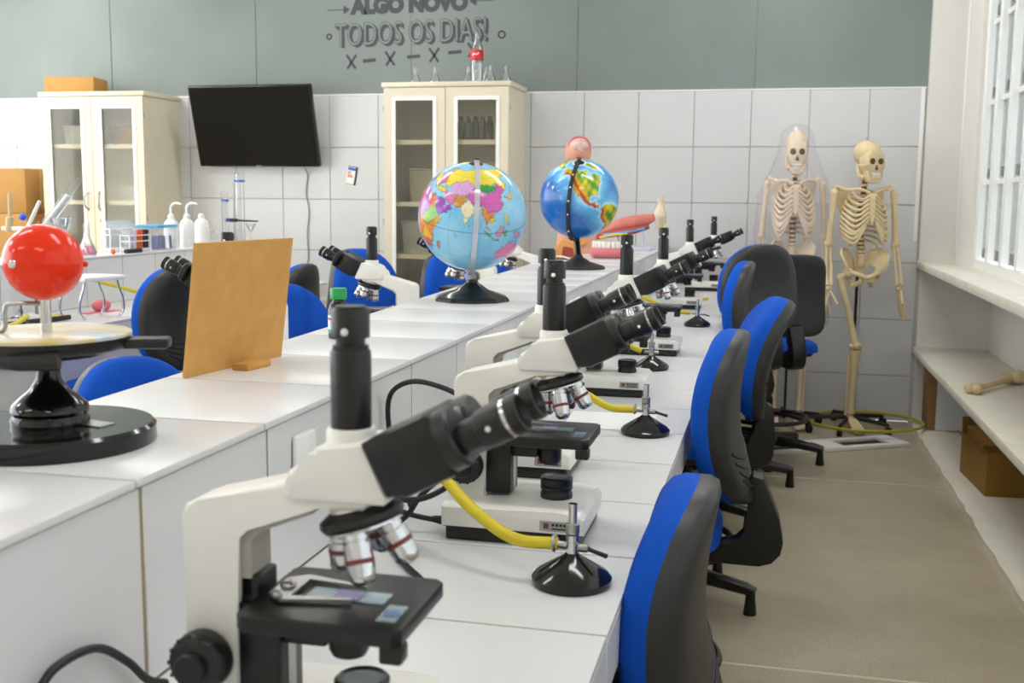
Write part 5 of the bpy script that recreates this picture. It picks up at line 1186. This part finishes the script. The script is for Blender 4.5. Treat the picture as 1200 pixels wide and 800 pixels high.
# plastic bag over the first skeleton
q = MB(); N = 56; rings = []
prof = [(1.80, 0.03, 0.03), (1.79, 0.07, 0.08), (1.74, 0.105, 0.115), (1.65, 0.125, 0.125), (1.56, 0.155, 0.14), (1.48, 0.205, 0.16), (1.38, 0.235, 0.17), (1.25, 0.245, 0.175), (1.10, 0.25, 0.18), (0.95, 0.255, 0.185), (0.80, 0.26, 0.19), (0.62, 0.265, 0.20)]
P2 = []
for a, b in zip(prof, prof[1:]):
    for k in range(4): P2.append(tuple(a[i] + (b[i] - a[i]) * k / 4 for i in range(3)))
P2.append(prof[-1])
for i, (z, a, b) in enumerate(P2):
    ring = []
    for j in range(N):
        th = 2 * PI * j / N
        wv = 1 + min(1, i / 6) * (0.045 * math.sin(5 * th + z * 9) + 0.03 * math.sin(11 * th - z * 23) + 0.02 * math.sin(17 * th + z * 41))
        ring.append(q.bm.verts.new((a * wv * math.cos(th), b * wv * math.sin(th) + 0.01, z)))
    rings.append(ring)
for r1, r2 in zip(rings, rings[1:]):
    for j in range(N): q.bm.faces.new((r1[j], r1[(j + 1) % N], r2[(j + 1) % N], r2[j]))
q.bm.faces.new(rings[0])
bag = q.build('plastic_bag', BAG, None, ang=180); bag.location = (0.975, -0.38, 0); bag.scale = (0.86, 1, 1)
tag(bag, 'crinkled clear plastic bag pulled over the pale skeleton', 'bag')

# ------------------------------------------------------------------ anatomy models at the far end of the ledge
to = thing('torso_model', (-0.185, -1.15, ZL), math.radians(15), 'anatomical torso model with an open head behind the physical globe', 'model')
q = MB(); q.tube(bez([(0, 0, 0.0), (0, 0, 0.10), (0, 0.0, 0.25), (0, 0, 0.42), (0, 0.01, 0.55), (0, 0.01, 0.60), (0, 0.01, 0.64), (0, 0.0, 0.68)], 4), interp([0.135, 0.14, 0.125, 0.15, 0.15, 0.09, 0.055, 0.05], 29), 24, flat=0.72)
q.build('trunk', SKIN, to)
hd_ = MB().ball((0, 0, 0.76), 0.098, 24, sc=(0.95, 1.0, 1.1)).build('head', SKIN, to)
MB().ball((0.006, -0.046, 0.800), 0.074, 18, sc=(0.9, 0.95, 0.85)).build('brain', mat('brain_cream', '#ecd8ca', 0.5, scale=34, col2='#d99a8c'), hd_)
MB().torus((0.006, -0.044, 0.800), 0.073, 0.008, 28, 6, rot=RX(PI / 2 - 0.2)).build('skull_rim', GUM, hd_)
MB().prism([(-0.012, 0.735), (0.012, 0.735), (0.0, 0.775)], -0.105, -0.07).build('nose', SKIN, hd_)
for s in (-1, 1): MB().ball((s * 0.03, -0.078, 0.772), 0.009, 10).build('eye', WHITEP, hd_)
MB().box(-0.02, 0.02, -0.092, -0.08, 0.712, 0.72, bev=0.003).build('mouth', MUSCLED, hd_)
MB().ball((0, -0.085, 0.42), 0.10, 18, sc=(0.95, 0.42, 1.1)).build('lungs', MUSCLE, to)
to.scale = (0.78, 0.72, 0.72)
MB().ball((-0.02, -0.105, 0.26), 0.075, 16, sc=(1.3, 0.45, 0.7)).build('liver', MUSCLED, to)
MB().tube(bez([(-0.07, -0.10, 0.18), (0.07, -0.11, 0.17), (-0.06, -0.11, 0.13), (0.06, -0.11, 0.10), (-0.04, -0.10, 0.06)], 6), 0.022, 10).build('intestines', mat('orange_flesh', '#e2a05c', 0.5), to)
am = thing('arm_muscle_model', (0.02, -0.62, ZL), math.radians(-8), 'pink arm muscle model lying on a lilac stand at the far end of the ledge', 'model')
MB().box(-0.10, 0.16, -0.06, 0.06, 0, 0.018, bev=0.004).build('stand_plate', LILAC, am)
for x in (-0.05, 0.10): MB().cyl((x, 0, 0.018), (x, 0, 0.10), 0.007, seg=10).build('stand_rod', LILAC, am)
MB().tube(bez([(-0.20, 0, 0.085), (-0.10, 0, 0.125), (0.0, 0, 0.155), (0.10, 0, 0.175), (0.16, 0, 0.19)], 5), interp([0.018, 0.034, 0.042, 0.036, 0.024], 21), 14).build('muscle_bundle', MUSCLE, am)
MB().tube(bez([(-0.19, -0.02, 0.065), (-0.08, -0.03, 0.095), (0.04, -0.03, 0.115), (0.14, -0.02, 0.14)], 5), interp([0.012, 0.022, 0.024, 0.014], 16), 12).build('lower_muscle', MUSCLED, am)
MB().tube(bez([(-0.13, -0.045, 0.085), (0.0, -0.05, 0.105), (0.12, -0.035, 0.13)], 5), 0.008, 8).build('nerve', LID, am)
MB().tube(bez([(-0.15, -0.045, 0.07), (-0.06, -0.055, 0.09), (0.02, -0.05, 0.095)], 5), 0.007, 8).build('vein', YELLOW, am)
sp_ = thing('spine_bone_model', (0.205, -0.44, ZL), 0, 'tall cream and yellow joint model on a rod right of the arm muscle model', 'model')
MB().lathe([(0, 0), (0.04, 0), (0.04, 0.01), (0.008, 0.02), (0, 0.02)], seg=24).build('stand_foot', LILAC, sp_)
MB().cyl((0, 0, 0.015), (0, 0, 0.10), 0.006, seg=10).build('stand_rod', LILAC, sp_)
MB().tube(bez([(0.01, 0, 0.06), (0.0, 0, 0.13), (-0.01, 0, 0.20), (-0.005, 0, 0.27), (-0.01, 0, 0.31)], 5), interp([0.014, 0.026, 0.042, 0.018, 0.022], 21), 12).build('bone', BONE2, sp_)
MB().ball((-0.045, -0.01, 0.19), 0.028, 12, sc=(1.2, 0.8, 0.8)).build('joint_pad', mat('ochre', '#c9913f', 0.5), sp_)
MB().ball((0.025, -0.015, 0.11), 0.020, 12, sc=(0.8, 0.7, 2.0)).build('ligament', mat('pale_yellow', '#ddcf7a', 0.5), sp_)
dt = thing('dental_model', (0.065, -1.55, ZL), math.radians(-10), 'pink and white teeth model on the ledge behind the physical globe foot', 'model')
q = MB(); q.tube([(math.cos(PI * (1 + i / 14)) * 0.085, math.sin(PI * (1 + i / 14)) * 0.075, 0.030) for i in range(15)], 0.028, 12); q.build('gum', GUM, dt)
for i in range(12):
    a = PI * (1 + (i + 0.5) / 12); c, s_ = math.cos(a), math.sin(a)
    MB().box(-0.011, 0.011, -0.011, 0.011, 0.045, 0.085, bev=0.005).xf(Matrix.Translation((c * 0.088, s_ * 0.078, 0)) @ Matrix.Rotation(a, 4, 'Z')).build('tooth', TOOTH, dt)
sd = thing('organ_section_model', (-0.13, -1.75, ZL), 0.2, 'orange and dark sectional organ model left of the physical globe foot', 'model')
MB().prism([(-0.07, 0), (0.07, 0), (0.075, 0.05), (0.04, 0.125), (-0.03, 0.14), (-0.075, 0.07)], -0.04, 0.04, bev=0.012).build('section_body', mat('orange_flesh', '#e2a05c', 0.5), sd)
MB().prism([(-0.03, 0.02), (0.05, 0.02), (0.04, 0.08), (-0.02, 0.09)], -0.046, -0.036, bev=0.004).build('section_face', MUSCLED, sd)
sd.scale = (0.8, 0.8, 0.72)
MB().box(-0.09, 0.09, -0.05, 0.05, -0.0, 0.008, bev=0.002).build('stand_plate', BLACKM, sd)

# ------------------------------------------------------------------ right side: boxes, leg bones, panel, hoop
ob = thing('open_carton', (1.97, -1.62, 0.032), math.radians(4), 'open brown cardboard carton under the counter', 'box')
w2, d2, h2 = 0.145, 0.24, 0.20
for s in (-1, 1):
    MB().box(min(s * w2, s * (w2 - 0.004)), max(s * w2, s * (w2 - 0.004)), -d2, d2, 0, h2).build('carton_side', CARDD, ob)
    MB().box(-w2 + 0.004, w2 - 0.004, min(s * d2, s * (d2 - 0.004)), max(s * d2, s * (d2 - 0.004)), 0, h2).build('carton_side', CARDD, ob)
MB().box(-w2 + 0.004, w2 - 0.004, -d2 + 0.004, d2 - 0.004, 0, 0.004).build('carton_bottom', CARDD, ob)
MB().box(-w2, w2, d2 - 0.002, d2 + 0.002, h2, h2 + 0.075, rot=RX(-0.15)).build('flap', CARDD, ob)
MB().box(-w2 - 0.03, -w2 + 0.01, -d2 + 0.02, d2 - 0.02, h2 - 0.002, h2 + 0.003, rot=RY(0.35)).build('flap', CARDD, ob)
MB().box(-w2 + 0.02, w2 - 0.02, -d2 + 0.15, d2 - 0.02, h2 - 0.03, h2 + 0.02, rot=RX(0.1)).build('inner_flap', CARD, ob)
MB().box(0.03, 0.10, -d2 - 0.0012, -d2, 0.05, 0.10).build('printed_mark', mat('brown_print', '#7a5a28', 0.9), ob)
wbx = thing('faced_box', (1.90, -0.30, 0.032), 0, 'brown box with a pale grey front panel under the far end of the counter', 'box')
MB().box(-0.12, 0.17, -0.10, 0.14, 0, 0.345, bev=0.002).build('carton', mat('red_brown_carton', '#8f6c44', 0.8, var=0.08, scale=8), wbx)
MB().box(-0.075, 0.165, -0.108, -0.101, 0.004, 0.31).build('front_panel', mat('pale_grey_panel', '#dcdfe3', 0.5), wbx)
lgm = thing('leg_bones', (1.935, -1.494, 0.474), math.radians(-123.5), 'loose skeleton leg bone lying on the low counter', 'bone')
q = MB(); q.tube([(0.25, 0, 0.026), (0.22, 0, 0.024), (0.12, 0, 0.022), (0.0, 0, 0.024), (-0.12, 0, 0.028), (-0.16, 0.0, 0.030)], [0.026, 0.019, 0.014, 0.013, 0.018, 0.026], 14)
q.ball((0.26, -0.018, 0.026), 0.026, 12); q.ball((0.26, 0.018, 0.024), 0.024, 12); q.build('femur', BONE, lgm)
q = MB(); q.ball((-0.17, 0.03, 0.038), 0.036, 14); q.prism([(-0.15, 0.02), (-0.26, 0.10), (-0.30, 0.05), (-0.28, -0.04), (-0.20, -0.07), (-0.14, -0.03)], 0.02, 0.042, axis='z', bev=0.008); q.build('hip_bone', BONE, lgm)
pn = thing('slotted_panel', (1.205, -0.875, 0.0), math.atan2(0.47, 0.80), 'flat white plastic panel with two slots lying on the floor', 'panel')
q = MB()
q.box(-0.46, 0.46, 0.065, 0.11, 0.001, 0.022, bev=0.003); q.box(-0.46, 0.46, -0.11, -0.065, 0.001, 0.022, bev=0.003)
for x0, x1 in ((-0.46, -0.40), (-0.06, 0.06), (0.36, 0.46)): q.box(x0, x1, -0.066, 0.066, 0.001, 0.021, bev=0.003)
q.build('panel_frame', WHITEP, pn)
MB().box(-0.41, 0.37, -0.067, 0.067, 0.0005, 0.004).build('slot_backing', BLACKM, pn)
q = MB().torus((0, 0, 0), 0.335, 0.0095, 64, 10, rot=RX(0.02)); hp_ = q.build('hula_hoop', HOOP); hp_.location = (1.43, -0.36, 0.058); hp_.rotation_euler = (-0.04, -0.01, 0)
tag(hp_, 'olive-yellow plastic hoop lying low around the skeleton stand', 'hoop')
